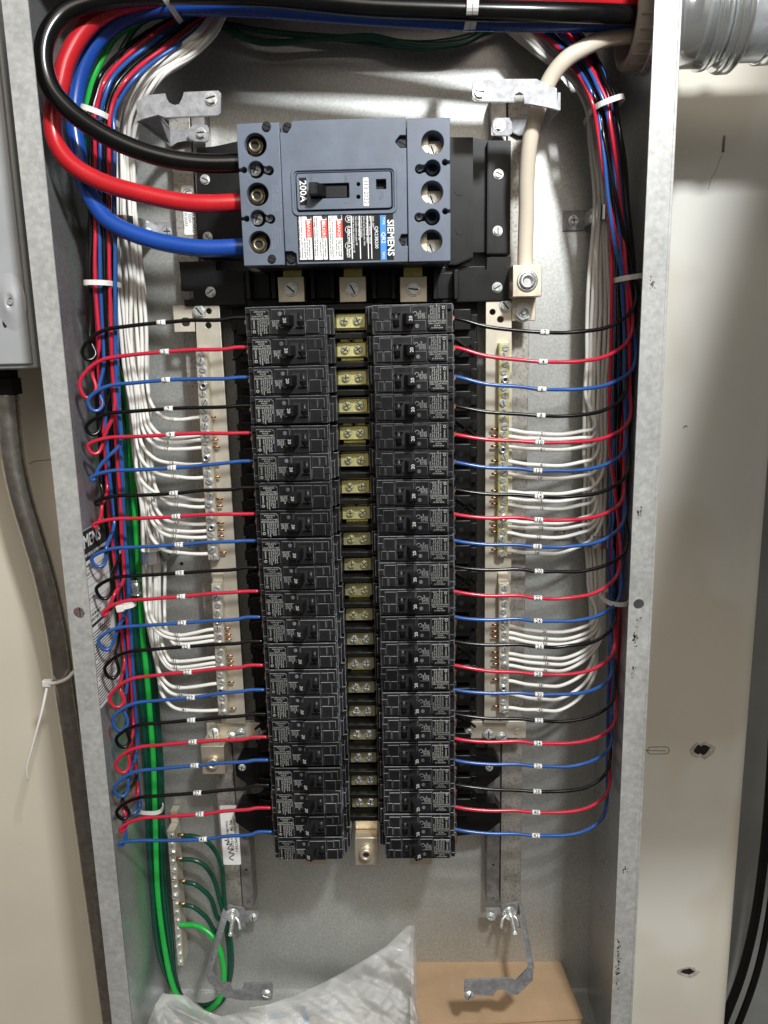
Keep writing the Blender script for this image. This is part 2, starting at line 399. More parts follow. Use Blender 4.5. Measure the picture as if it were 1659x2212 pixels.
# left plaster wall, right plaster pier, dark cabinet beyond
b = MB(); b.box(-1500, -205, WZ-60, WZ, -1500, 1200); o = b.build('wall', m_creaml); tag(o, kind='structure')
pe = P(1632, 1551, WZ).x
b = MB()
prof = [(-204, WZ-60), (-204, WZ)]+[(pe-26+26*math.sin(t*math.pi/12), WZ-26+26*math.cos(t*math.pi/12)) for t in range(0, 7)]+[(pe, WZ-60)]
n = len(prof)
vs, fs = b.add([(x, -d, z) for z in (-1500, 1200) for x, d in prof], [(i, (i+1) % n, n+(i+1) % n, n+i) for i in range(n)])
o = b.build('wall', m_cream); tag(o, kind='structure')
for f in o.data.polygons: f.use_smooth = abs(f.normal.y) < 0.999 and abs(f.normal.x) < 0.999
b = MB(); b.box(pe+2, 1500, WZ-200, WZ-130, -1500, 1200); o = b.build('cabinet_side', m_cab)
tag(o, 'dark grey cabinet surface behind the right edge of the cream wall', 'cabinet')

# marks and damage on the cream wall
def wallhole(px, py, rx, rz, label):
    c = P(px, py, WZ); root = empty('wall_hole', c, label, 'hole', 'holes knocked in the cream wall')
    random.seed(int(px)); out = [(c.x+rx*math.cos(t*.35)*random.uniform(.8, 1.15), c.z+rz*math.sin(t*.35)*random.uniform(.75, 1.2)) for t in range(18)]
    inn = [(c.x+(x-c.x)*random.uniform(.55, .72)-1, c.z+(z-c.z)*random.uniform(.5, .72)+1) for x, z in out]
    plate('broken_plaster', [out, inn], WZ+0.3, WZ+0.9, m_gypsum, root)
    b = MB(); b.poly(inn, WZ+0.2, WZ+0.5); b.build('hole_depth', m_dark, root)
wallhole(1517, 1620, 15.5, 11, 'dark ragged hole in cream wall beside the small oval cut')
wallhole(1487, 2099, 13.5, 7.5, 'shallow chipped hole low in cream wall with pale plaster below it')
random.seed(3)
a, c = P(1398, 1621, WZ), P(1446, 1621, WZ)
plate_o = plate('oval_cut', [rrect(a.x, c.x, a.z-5.0, a.z+5.0, 4.9), rrect(a.x+.7, c.x-.7, a.z-4.3, a.z+4.3, 4.2)], WZ+.2, WZ+.5, m_tape, origin=a)
tag(plate_o, 'thin oval outline cut into cream wall left of the ragged hole', 'wall mark')
def mark(pts, r, label, d=WZ+0.3):
    q = [P(x, y, d) for x, y in pts]; b = MB(); b.tube(q, r, 6, steps=3)
    for v in b.bm.verts: v.co.y = -d+(v.co.y+d)*0.25
    tag(b.build('scuff_mark', m_tape, origin=q[0]), label, 'wall mark')
mark([(1384, 1621), (1438, 1622)], .45, 'thin straight pencil line running into the oval cut')
mark([(1565, 293), (1563, 310), (1562, 328)], 1.4, 'short dark upright scuff on cream wall below the big conduit')
mark([(1560, 335), (1553, 350), (1545, 372), (1537, 384), (1530, 410)], .22, 'hairline crack slanting down the cream wall below the dark scuff')
mark([(1476, 925), (1480, 920), (1485, 922)], .6, 'small faint scratch on cream wall beside the right flange')
mark([(62, 1002), (75, 996), (92, 995), (116, 991)], .4, 'hairline crack in left cream wall between conduit and enclosure')

# ================================================================== ENCLOSURE
ZT, ZB = 305, -805
X0, X1, RIM = -204.5, 307.0, 165
enc = empty('panel_enclosure', (50, 0, ZB), 'open galvanised steel panel box holding all the breakers and wires', 'electrical panel')
ko = [circ(P(px, py, 0).x, P(px, py, 0).z, r, 16) for px, py, r in ((392, 1218, 2.2), (411, 1290, 1.5))]
plate('back_plate', [[(X0, ZB), (X1, ZB), (X1, ZT), (X0, ZT)]]+ko, -1.6, 0, m_back, enc)
b = MB(); b.box(X0, X1, -4, -2, ZB, ZT); b.build('rear_shadow_sheet', m_dark, enc)
b = MB(); b.box(X0-1.6, X0, -1.6, RIM-1.8, ZB, ZT); b.build('side_wall', m_side, enc)
b = MB(); b.box(X1, X1+1.6, -1.6, RIM-1.8, ZB, ZT); b.build('side_wall', m_side, enc)
b = MB(); b.box(X0-1.6, X1+1.6, -1.6, RIM-1.8, ZT, ZT+1.6); b.build('top_wall', m_side, enc)
b = MB(); b.box(X0-1.6, X1+1.6, -1.6, RIM-1.8, ZB-1.6, ZB); b.build('bottom_wall', m_back, enc)
hl = P(170.5, 1324, RIM); hr = P(1380, 1305, RIM)
FXL, FXR = -186.0, 289.0
plate('front_flange', [[(X0-1.6, ZB-1.6), (FXL, ZB-1.6), (FXL, ZT+1.6), (X0-1.6, ZT+1.6)], circ(hl.x, hl.z, 5.2)], RIM-1.6, RIM, m_flange, enc)
plate('front_flange', [[(FXR, ZB-1.6), (X1+1.6, ZB-1.6), (X1+1.6, ZT+1.6), (FXR, ZT+1.6)], circ(hr.x, hr.z, 4.6)], RIM-1.6, RIM, m_flange, enc)
plate('front_flange', [[(FXL+.2, ZT-17), (FXR-.2, ZT-17), (FXR-.2, ZT+1.6), (FXL+.2, ZT+1.6)]], RIM-1.6, RIM, m_flange, enc)
plate('front_flange', [[(FXL+.2, ZB-1.6), (FXR-.2, ZB-1.6), (FXR-.2, ZB+17), (FXL+.2, ZB+17)]], RIM-1.6, RIM, m_flange, enc)
b = MB(); b.box(X1+.2, X1+2.6, RIM-14, RIM+.4, ZB, ZT, bev=.6); b.build('flange_lip', m_flange, enc)
# worn blotches on the right flange: separate thin stains of grime
random.seed(11)
def grime(px, py, rx, rz, n=14):
    c = P(px, py, RIM); b = MB()
    for i in range(n):
        x = c.x+random.gauss(0, rx*.5); z = c.z+random.gauss(0, rz*.5); r = random.uniform(.25, .9)
        if x-r > FXR+.5 and x+r < X1: b.poly([(x+r*math.cos(t)*random.uniform(.6, 1.2), z+r*1.4*math.sin(t)*random.uniform(.6, 1.3)) for t in [k*.785 for k in range(8)]], RIM+.02, RIM+.06)
    b.build('grime_patch', m_tape, enc)
for px, py, rx, rz, n in ((1382, 1107, 2.5, 4, 22), (1373, 1380, 2.5, 8, 34), (1368, 1450, 2, 7, 16), (1335, 2080, 2, 30, 90), (1409, 612, 2.5, 6, 16), (1350, 1880, 2, 4, 10), (1380, 1335, 3, 4, 8)): grime(px, py, rx, rz, n)
# rear rib lines and floor lip of the box, rivets
b = MB(); b.box(X0, X1, 0, 1.2, ZB, ZB+3); b.build('corner_seam', m_side, enc)
for px, py in ((1280, 1900), (1281, 1998), (1243, 385), (1290, 2150)): pass
rv = screw_mesh(2.0, 'plain', False, False, m_back, 1.0)
for px, py in ((1228, 1832), (1224, 1984), (1268, 390)):
    q = P(px, py, 0); place(rv, 'rivet', enc, q)

# ---- stickers ----
def sheet(name, corners, m, parent, th=0.3, nrm=None):
    """thin four-cornered sheet; corners world mm"""
    b = MB(); c = [Vector(x) for x in corners]; n = nrm or (c[1]-c[0]).cross(c[2]-c[1]).normalized()
    v = [tuple(x) for x in c]+[tuple(x+n*th) for x in c]
    b.add(v, [(0, 1, 2, 3), (7, 6, 5, 4), (0, 1, 5, 4), (1, 2, 6, 5), (2, 3, 7, 6), (3, 0, 4, 7)])
    return b.build(name, m, parent)
# wiring sticker on the left side wall, plane x = X0
xs = X0+0.3
ws = empty('wiring_sticker', (X0, -100, -280), 'white sheet of printed wiring data stuck on left side wall below a black SIEMENS band', 'sticker')
dn, df = 143, 64                        # towards the viewer / towards the back
zt1, zb1 = -195, -372
def wallbox(b, d0, d1, z0, z1, mi=0, x=xs, th=.25): b.box(x, x+th, d0, d1, z0, z1, mi=mi); return b
b = wallbox(MB(), df, dn, zb1, zt1); b.build('paper', m_paper, ws)
b = wallbox(MB(), df, dn, -224, zt1, x=xs+.26, th=.05); b.build('title_band', m_ink, ws)
WM = Matrix.Rotation(math.radians(90), 4, 'Z')
WMr = WM.to_3x3()
def wtext(s, size, d, z, m, bold=0, align='LEFT', sx=1.0):
    # reads from the viewer's side inwards: left of text nearest the viewer
    return text(s, size, (xs+.4, -d, z), ws, m=m, bold=bold, align=align, mtx=WMr, sx=sx)
wtext('SIEMENS', 17, 142, -206, m_printw, .35, sx=1.0)
wtext('FOR COPPER USE UL LISTED PANELBOARD', 4.2, 140, -219, m_printw, .05)
b = MB()
for k in range(7): wallbox(b, df, dn, -233-k*8.0, -232.6-k*8.0, x=xs+.26, th=.06)
for k in range(26): wallbox(b, df+4+random.uniform(0, 16), dn-random.uniform(0, 30), -295.8-k*2.9, -294.8-k*2.9, x=xs+.26, th=.06)
for k in range(6): wallbox(b, dn-38-5*k, dn-37.2-5*k, -300, -284, x=xs+.26, th=.06)
b.build('printed_lines', m_ink, ws)
for s_, z_ in (('PANEL NUMBER', -229), ('MAIN BREAKER', -237), ('AMPS   240', -245), ('VOLTS', -253), ('ENCLOSURE TYPE 1', -261), ('REVISIONS', -269)): wtext(s_, 3.6, 138, z_, m_ink)
wtext('MAIN OR BRANCH', 4, 130, -277, m_ink, .1); wtext('CONDUCTORS', 4, 130, -282, m_ink, .1)
wallbox(MB(), df, dn, -289, -286, x=xs+.3, th=.05).build('printed_bar', m_ink, ws)

# listing sticker on the left channel
def stick(name, px0, py0, px1, py1, d, label):
    a, c = P(px0, py0, d), P(px1, py1, d); t = empty(name, ((a.x+c.x)/2, -d, c.z), label, 'sticker')
    b = MB(); b.poly(rrect(a.x, c.x, c.z, a.z, 2), d-.3, d); b.build('paper', m_paper, t); return t, a, c
t1, a, c = stick('listing_sticker', 391, 401, 424, 507, 24.5, 'small white listing sticker with a ringed UL mark on left channel beside red feeder')
mid = (a.x+c.x)/2
o = MB().ring((mid, 24.5, a.z-8.5), (0, -1, 0), 5.6, 5.0, .08).build('mark_ring', m_ink, t1)
text('UL', 7.0, (mid, -24.6, a.z-8.5), t1, 90, m_ink, .18)
text('PANELBOARD', 4.3, (mid+4, -24.6, a.z-30), t1, 90, m_ink, .06)
text('E2269', 3.2, (mid+.5, -24.6, a.z-30), t1, 90, m_ink); text('01263S3', 3.6, (mid-3.3, -24.6, a.z-31), t1, 90, m_ink); text('ELECTRICAL EQUIPMENT', 1.7, (mid-5.8, -24.6, a.z-31), t1, 90, m_ink)

# ================================================================== CHANNELS (rails) behind the straps
def channel(xl, xr, zt, zb, label, holes_right):
    root = empty('mounting_channel', ((xl+xr)/2, 0, zb), label, 'channel', 'mounting channels on the back plate')
    w = xr-xl
    b = MB(); b.box(xl, xl+w*.6, 0, 24, zb, zt, bev=.8) if holes_right else b.box(xl+w*.4, xr, 0, 24, zb, zt, bev=.8)
    b.build('rail_body', m_rail, root)
    xa, xb = (xl+w*.64, xr) if holes_right else (xl, xl+w*.36)
    hs = [circ((xa+xb)/2, zb+8+k*42, 1.6, 12) for k in range(8)]
    plate('hole_strip', [[(xa, zb), (xb, zb), (xb, zt), (xa, zt)]]+hs, 22, 24, m_channel, root)
    b = MB(); b.box(xa, xa+1.2, 0, 22, zb, zt); b.box(xb-1.2, xb, 0, 22, zb, zt); b.box(xa, xb, .2, .6, zb, zt, mi=1); b.build('strip_web', [m_channel, m_dark], root)
    return root
lx = P(392, 1000, 24).x; Lc0 = P(483, 1930, 24); Lc1 = P(552, 1990, 24)
chl = channel(Lc0.x, Lc1.x-1, P(500, 230, 24).z, P(500, 1962, 24).z, 'left speckled steel channel running down behind the left neutral bar', True)
Rc0 = P(1052, 1960, 24); Rc1 = P(1124, 1960, 24)
chr_ = channel(Rc0.x, Rc1.x, P(1090, 205, 24).z, P(1090, 1952, 24).z, 'right speckled steel channel running down behind the right neutral bar', False)
t2, a, c = stick('serial_sticker', 474, 1740, 521, 1868, 24.9, 'white serial sticker with handwriting at lower end of left channel')
mid = (a.x+c.x)/2
text('Sales Num: 3009672411', 4.4, (mid+6, -25, (a.z+c.z)/2), t2, 90, m_ink, .05)
text('Mfg: EM   Item 022020', 4.2, (mid+1.5, -25, (a.z+c.z)/2), t2, 90, m_ink, .05)
text('Date 08/12/2022', 4.2, (mid-3, -25, (a.z+c.z)/2+4), t2, 90, m_ink, .05)
q = [Vector((mid-7+x, -25.1, c.z+18+z)) for x, z in ((0, 14), (5, 12), (2, 8), (8, 9), (3, 3), (9, 2), (4, -2), (10, -4), (4, -9), (9, -12))]
MB().tube(q, .5, 6, steps=4).build('signature', m_ink, t2)

# ================================================================== BLACK INSULATOR BASE
CX = 49.5
def rowz(i): return -9.7-25.4*i
ins = empty('insulator_base', (CX, 0, rowz(20)-12), 'black plastic insulator base running behind both columns of breakers', 'insulator')
b = MB()
zt, zb = 8, rowz(20)-4
b.box(CX-30, CX+30, 26, 66, zb, zt, 1)
b.box(CX-118, CX-30, 26, 44, zb+38, zt, 1); b.box(CX+30, CX+118, 26, 44, zb+38, zt, 1)
b.build('spine', m_base, ins)
b = MB()
for i in range(21):                               # barriers between the connectors
    z = rowz(i)+12.7
    b.box(CX-20, CX+20, 60, 101, z-2.9, z+2.3, .7)
b.build('barrier_ribs', m_base, ins)
for s in (-1, 1):
    b = MB(); xs0 = CX+s*94; 
    for i in range(21):
        z = rowz(i)
        b.box(min(xs0, xs0+s*17), max(xs0, xs0+s*17), 44, 62, z-10, z+10, 1.2)
        b.box(min(xs0+s*17, xs0+s*24), max(xs0+s*17, xs0+s*24), 44, 52, z-5, z+5, .8)
        b.cyl((xs0+s*7, 62, z), (0, -1, 0), 2.6, .25, 14, mi=1)
        # crossed web
        if i % 3 == 1 and i < 20:
            for sg in (-1, 1):
                b.box(xs0+s*12-12, xs0+s*12+12, 62, 66, z-1, z+1, .3, rot=Matrix.Rotation(math.radians(38*sg), 3, 'Y'))
    b.build('side_ribs', [m_base, m_dark], ins)
for s, px in ((-1, 545), (1, 1045)):              # rounded feet low down
    for py, w in ((1655, 34), (1755, 36)):
        q = P(px, py, 40); b = MB(); b.poly([(q.x-s*30, q.z+16), (q.x+s*w*.35, q.z+14), (q.x+s*w*.52, q.z+4), (q.x+s*w*.5, q.z-9), (q.x+s*w*.1, q.z-21), (q.x-s*30, q.z-26)][::s], 26, 46, bev=1.5)
        b.build('foot', m_base, ins)
        if py == 1655: screw(ins, P(px+s*12 if s > 0 else px-22, py+3, 46), 4.2, 'cross')

# upper crossbar between the main breaker and branch breakers
cb = empty('crossbar_insulator', (CX, 0, 6), 'wide black plastic crossbar under the main breaker carrying three terminal lugs', 'insulator')
b = MB()
a, c = P(458, 587, 62), P(1100, 645, 62)
b.box(a.x, c.x, 30, 58, c.z-2, a.z, 1)
g = P(388, 566, 62); h = P(468, 600, 62)
b.poly([(g.x, g.z), (h.x, g.z), (h.x, a.z), (a.x+30, a.z), (a.x+30, c.z), (g.x+2, c.z), (g.x+2, c.z+6), (g.x+12, c.z+6), (g.x+12, c.z+14), (g.x, c.z+14)], 52, 64, bev=.8)
g2 = P(1052, 556, 62); h2 = P(1102, 650, 62); r0 = P(955, 587, 62)
b.poly([(r0.x, r0.z), (g2.x, r0.z), (g2.x, g2.z), (h2.x, g2.z), (h2.x, h2.z), (r0.x, h2.z)], 52, 64, bev=.8)
b.build('bar', m_base, cb)
b = MB()
for px in (537, 592, 676, 718, 808, 850, 940, 985):
    q = P(px, 615, 80); b = MB(); b.box(q.x-2.2, q.x+2.2, 58, 84, q.z-13, q.z+13, .8); b.build('rib', m_base, cb)
for px in (563, 697, 829, 962):
    q = P(px, 617, 66); b = MB(); b.box(q.x-9, q.x+9, 56, 66, q.z-12, q.z+12, 1); b.build('pocket', m_base, cb)
for px, py in ((455, 631), (1074, 621)): screw(cb, P(px, py, 64), 5.0, 'slot')
sc_ = P(459, 570, 62)

# black flanking plates beside the main breaker
def side_plate(name, pts, d0, d1, label, screws):
    q = [P(x, y, d1) for x, y in pts]; root = empty(name, q[0], label, 'insulator', 'black plates flanking the main breaker')
    b = MB(); b.poly([(v.x, v.z) for v in q], d0, d1, bev=.8); b.build('plate', m_base, root)
    for x, y in screws: screw(root, P(x, y, d1), 4.8, 'slot')
    return root
sp = side_plate('flank_insulator', [(424, 318), (463, 318), (520, 303), (525, 560), (463, 556), (427, 556)], 24, 46, 'black plastic plate behind the feeders left of the main breaker', [(443, 388), (449, 512)])
sp = side_plate('flank_insulator', [(1054, 303), (1104, 303), (1102, 548), (1052, 548)], 24, 50, 'tall narrow black strip with two bright screws right of main breaker', [(1077, 376), (1075, 499)])
b = MB(); q = [P(x, y, 70) for x, y in ((970, 296), (1022, 296), (1022, 556), (985, 572), (970, 572))]
b.poly([(v.x, v.z) for v in q], 24, 70, bev=.8)
q = [P(x, y, 40) for x, y in ((1018, 298), (1056, 303), (1054, 545), (1018, 545))]; b.poly([(v.x, v.z) for v in q], 24, 40)
q0 = P(1000, 556, 0); b.build('wide_block', m_base, sp)
for px, py in ((992, 412), (994, 497)):
    q = P(px, py, 70); MB().cyl((q.x, 70, q.z), (0, -1, 0), 4.2, .5, 24).build('moulded_disc', m_base, sp)

# ================================================================== MAIN BREAKER
mb = empty('main_breaker', (50, 0, 34), 'large blue grey 200A main breaker with its switch and danger label', 'circuit breaker')
D1 = 150
b = MB()
A = P(520, 262, 60)
xa, xb_, za, zb_ = -34.5, 136.0, 144.0, 35.0
b.box(xa+2, xb_-2, 40, 128, zb_+1.5, za-1.5, 1.2)
b.build('case', m_bluegrey2, mb)
def mp(x, y, d=D1):
    q = P(*cM(x, y), d); return (q.x, q.z)
def hole(x, y, r): q = mp(x, y); return circ(q[0], q[1], r, 32)
def key(x0, y0, r0, x1, y1, r1):
    """big circle joined by a neck to a small circle"""
    (ax, az), (bx, bz) = mp(x0, y0), mp(x1, y1); o = []
    s = 1 if bx > ax else -1; h = r1*.8
    t0 = math.asin(h/r0); t1 = math.asin(min(1, h/r1))
    for k in range(25):
        t = t0+(2*math.pi-2*t0)*k/24; o.append((ax+s*r0*math.cos(t), az+r0*math.sin(t)))
    for k in range(13):
        t = -(math.pi-t1)+(2*(math.pi-t1))*k/12; o.append((bx+s*r1*math.cos(t), bz+r1*math.sin(t)))
    return o
RB = 8.9
def notch(side, y):
    q = mp(165 if side < 0 else 1515, y)
    e = xa if side < 0 else xb_
    return e, q
# left terminal cover with outline notches
xl1 = mp(432, 500)[0]
def cover_outline(x_0, x_1, side, ys):
    """rectangle with small keyhole notches cut into its outer edge"""
    pts = [(x_1, zb_), (x_1, za)] if side < 0 else [(x_0, za), (x_0, zb_)]
    e = x_0 if side < 0 else x_1; s = 1 if side < 0 else -1
    seq = ys if side < 0 else ys[::-1]
    pts.append((e, za) if side < 0 else (e, zb_))
    for y in seq:
        z = mp(200, y)[1]; sg = 1 if side < 0 else -1
        pts += [(e, z+sg*1.2), (e+s*1.8, z+sg*1.2)]+[(e+s*(4.3+2.4*math.cos(t)), z+sg*2.4*math.sin(t)) for t in [math.pi*(.8-k*.2) for k in range(9)]]+[(e+s*1.8, z-sg*1.2), (e, z-sg*1.2)]
    pts.append((e, zb_) if side < 0 else (e, za))
    return pts
lh = [hole(258, 250, RB), hole(272, 573, RB), hole(285, 887, RB), key(262, 412, 6.6, 348, 418, 3.6), key(275, 730, 6.6, 358, 735, 3.6)]
plate('terminal_cover', [cover_outline(xa, xl1-.4, -1, (414, 733))]+lh, 128, D1, m_bluegrey, mb, bev=.5)
xr0 = mp(1249, 500)[0]
rh = [hole(1416, 234, RB), hole(1412, 560, RB), hole(1408, 878, RB), key(1415, 402, 6.4, 1330, 408, 3.6), key(1412, 722, 6.4, 1326, 724, 3.6)]
plate('terminal_cover', [cover_outline(xr0+.4, xb_, 1, (400, 718))]+rh, 128, D1, m_bluegrey, mb, bev=.5)
# middle cover with corner notches for the screws
x_a, x_b = xl1+.2, xr0-.2
nL, nB = mp(500, 165), mp(530, 945); r1_ = mp(1172, 190); r2_ = mp(1190, 835); r3_ = mp(1180, 272); r4_ = mp(1190, 912)
outl = [(x_a, nL[1]), (x_a+6, nL[1]-1), (nL[0]-1, nL[1]+3), (nL[0], za+.8), (x_b, za+.8), (x_b, r1_[1]), (x_b-5, r1_[1]), (r1_[0], r1_[1]-4), (r1_[0], r3_[1]+4), (x_b-5, r3_[1]), (x_b, r3_[1]),
        (x_b, r2_[1]), (x_b-5, r2_[1]), (r1_[0]+1.5, r2_[1]-4), (r1_[0]+1.5, r4_[1]+4), (x_b-5, r4_[1]), (x_b, r4_[1]), (x_b, zb_), (nB[0], zb_), (nB[0]-.5, nB[1]-2), (nB[0]-4, nB[1]), (x_a, nB[1])]
e0 = mp(520, 437); e1 = mp(1155, 672)
plate('front_cover', [outl, rrect(e0[0], e1[0], e1[1], e0[1], 2.5)], 128, D1+1.2, m_bluegrey, mb, bev=.5)
b = MB(); b.box(x_a+.2, x_b-.2, 128, D1-5, zb_+.2, za-.2); b.build('inner_deck', m_bluegrey2, mb)
f0 = mp(488, 405); f1 = mp(1186, 700)
plate('escutcheon_rim', [rrect(f0[0], f1[0], f1[1], f0[1], 5), rrect(e0[0]-1.2, e1[0]+1.2, e1[1]-1.2, e0[1]+1.2, 3.2)], D1+1, D1+2.6, m_bluegrey, mb, bev=.7)
s0 = mp(725, 507); s1 = mp(874, 600); h0 = mp(612, 507)
w0 = mp(1047, 480); w1 = mp(1113, 543)
plate('switch_panel', [rrect(e0[0]+.9, e1[0]-.9, e1[1]+.9, e0[1]-.9, 2), rrect(h0[0]+1, s1[0], s1[1], s0[1], .8), rrect(w0[0], w1[0], w1[1], w0[1], .3), circ(*mp(932, 512), 1.5, 14), circ(*mp(932, 594), 1.6, 14)], D1-3, D1+3.5, m_bluegrey, mb, bev=.35)
b = MB(); b.box(e0[0]+1, e1[0]-1, D1-6, D1-4, e1[1]+1, e0[1]-1); b.build('switch_well', m_dark, mb)
b = MB(); hz = (s0[1]+s1[1])/2
hx0 = mp(615, 500)[0]
for pz, dz in ((0, 0),):
    pr = [(hx0+1.2, D1+2), (hx0+.3, D1+15.5), (hx0+1.2, D1+17), (hx0+6.5, D1+17), (hx0+8, D1+15), (hx0+13, D1+2), (hx0+13, D1-4), (hx0+1.2, D1-4)]
    v = [(x, -d, z) for z in (hz-4.6, hz+4.6) for x, d in pr]; n = len(pr)
    vs, fs = b.add(v, [tuple(range(n)), tuple(range(2*n-1, n-1, -1))]+[(i, (i+1) % n, n+(i+1) % n, n+i) for i in range(n)])
    bmesh.ops.bevel(b.bm, geom=list({e for f in fs for e in f.edges}), offset=.6, segments=2, affect='EDGES')
b.box(hx0+12, s1[0]-2, D1-3, D1+.5, hz-5, hz+5, .5)
b.build('toggle', m_black, mb)
# rating and writing
b = MB(); q0 = mp(546, 470); q1 = mp(600, 648); b.box(q0[0], q1[0], D1+3.45, D1+3.6, q1[1], q0[1]); b.build('rating_plate', m_label, mb)
tc_ = mp(572, 558); text('200A', 7.6, (tc_[0], -(D1+3.62), tc_[1]), mb, 90, m_printw, .1)
tc_ = mp(622, 478); text('OFF', 3.4, (tc_[0], -(D1+3.5), tc_[1]), mb, 90, m_bluegrey2)
tc_ = mp(848, 478); text('ON', 3.4, (tc_[0], -(D1+3.5), tc_[1]), mb, 90, m_bluegrey2)
tc_ = mp(850, 636); text('I', 3.4, (tc_[0], -(D1+3.5), tc_[1]), mb, 90, m_bluegrey2, .1)
tc_ = mp(1080, 585); text('PUSH\nTO TRIP', 2.0, (tc_[0], -(D1+3.5), tc_[1]), mb, 90, m_bluegrey2)
q0 = mp(962, 470); q1 = mp(1002, 654); b = MB(); b.poly(rrect(q0[0], q1[0], q1[1], q0[1], .8), D1+3.5, D1+3.8); b.build('date_sticker', m_paper, mb)
text('113 2022', 4.9, ((q0[0]+q1[0])/2, -(D1+3.85), (q0[1]+q1[1])/2), mb, 90, m_ink, .02)
DL = D1+1.45
L0 = mp(530, 706); L1 = mp(1163, 1002)
lab = MB(); lab.box(L0[0], L1[0], D1+1.15, D1+1.35, L1[1], L0[1]); lab = lab.build('data_label', m_label, mb)
def lbox(x0, y0, x1, y1, m, name, d=DL):
    a, c = mp(x0, y0, d), mp(x1, y1, d); b = MB(); b.box(a[0], c[0], d-.12, d-.04, c[1], a[1]); return b.build(name, m, lab)
for k, (x0, x1) in enumerate(((538, 633), (635, 731), (733, 832))):
    lbox(x0, 708, x1, 998, m_paper, 'danger_panel')
for k, (x0, x1, w) in enumerate(((583, 631, 'DANGER'), (682, 730, 'PELIGRO'), (782, 829, 'DANGER'))):
    lbox(x0, 742, x1, 856, m_red, 'red_flash', DL+.12)
    c_ = mp((x0+x1)/2-1, 808); text(w, 3.7, (c_[0], -(DL+.12), c_[1]), lab, 90, m_printw, .03)
    c_ = mp((x0+x1)/2, 760); a_ = MB(); a_.poly([(c_[0]+1.6, c_[1]), (c_[0]-1.4, c_[1]+1.8), (c_[0]-1.4, c_[1]-1.8)], DL+.09, DL+.13); a_.build('warning_triangle', m_printw, lab)
    c_ = mp((x0+x1)/2, 724); a_ = MB(); a_.poly([(c_[0]+2.2, c_[1]+.5), (c_[0]+.5, c_[1]+1.8), (c_[0]-2, c_[1]+.8), (c_[0]-1, c_[1]-1.6), (c_[0]+1.6, c_[1]-1.4)], DL-.03, DL+.05); a_.build('hazard_symbol', m_ink, lab)
it = []
fine = [(600, 926, 'Tension dangereuse.\nPeut causer la mort ou\ndes blessures graves.'), (703, 926, 'Tensión peligrosa.\nPuede causar la muerte\no lesiones graves.'), (806, 926, 'Hazardous voltage.\nWill cause death\nor serious injury.')]
for x, y, s in fine: c_ = mp(x, y); it.append((s, 1.9, c_[0], DL, c_[1], 90, .05, 'CENTER'))
for x0, s in ((556, 'Mettre hors tension et verrouiller l\'alimentation\navant toute intervention. Remettre couvercle'), (657, 'Desconecte y bloquee toda la energia antes\nde trabajar. Reemplace todas las cubiertas'), (757, 'Turn off and lock out all power supplying this\nbefore working. Replace all covers before')):
    c_ = mp(x0, 853); it.append((s, 1.75, c_[0], DL, c_[1], 90, .045, 'CENTER'))
multi_text(it, 'small_print', lab, m_ink, root_org(mb))
lbox(1072, 710, 1116, 1001, m_cyan, 'type_band', DL)
it = [('SIEMENS', 7.6, *mp(1141, 858)[:1], DL, mp(1141, 858)[1], 90, .16, 'CENTER'),
      ('QR2', 4.6, mp(1094, 858)[0], DL+.02, mp(1094, 858)[1], 90, .03, 'CENTER'), ('TYPE', 2.7, mp(1095, 748)[0], DL+.02, mp(1095, 748)[1], 90, 0, 'CENTER'), ('TIPO', 2.7, mp(1095, 970)[0], DL+.02, mp(1095, 970)[1], 90, 0, 'CENTER'),
      ('QR23B200', 3.9, mp(1049, 855)[0], DL, mp(1049, 855)[1], 90, .02, 'CENTER')]
for x, s in ((1026, '200A, 240V~'), (1004, '40°C    ~ 50/60 Hz   HACR'), (985, 'Interrupting Ratings  240V~'), (967, 'Valores de Interrupción 10kA'), (951, 'Pouvoirs de Coupure'), (932, 'Use Outer Poles for 1Ø'), (915, 'Usar polos externos para 1Ø'), (898, 'Utiliser les pôles extérieurs pour 1Ø')):
    c_ = mp(x, 716); it.append((s, 1.9, c_[0], DL, c_[1], 90, .01, 'LEFT'))
for y, s in ((735, 'SA'), (805, 'UL'), (845, '-NOM'), (910, 'UL'), (960, 'Issue No.\n0033817')):
    c_ = mp(868, y); it.append((s, 3.4 if len(s) < 5 else 1.8, c_[0], DL, c_[1], 90, .06, 'CENTER'))
multi_text(it, 'label_lettering', lab, m_printw, root_org(mb))
b = MB()
for y in (735, 805, 910): c_ = mp(868, y); b.ring((c_[0], DL-.1, c_[1]), (0, -1, 0), 2.9, 2.55, .1, 24)
for x in (1016, 994, 942, 888): a, c_ = mp(x, 715), mp(x+1.3, 995); b.box(a[0], c_[0], DL-.1, DL-.02, c_[1], a[1])
b.build('rules_and_marks', m_printw, lab)
it = []
for x, y, s in ((432, 600, 'TC1QR225 (CU ONLY / SOLO / SEUL)'), (415, 600, 'AWG   Torque / Couple'), (398, 600, '3-1/0   100 lb-in [12 Nm]'), (381, 600, '2/0-300  225 lb-in [25 Nm]'), (432, 850, 'See Instructions'), (415, 850, 'Ver Instrucciones'), (398, 850, 'Consulter Instructions'), (381, 880, '75°C    814493A')):
    c_ = mp(x-9, y); it.append((s, 1.9, c_[0], D1+.1, c_[1], 90, 0, 'CENTER'))
multi_text(it, 'moulded_print', mb, m_faint, root_org(mb))
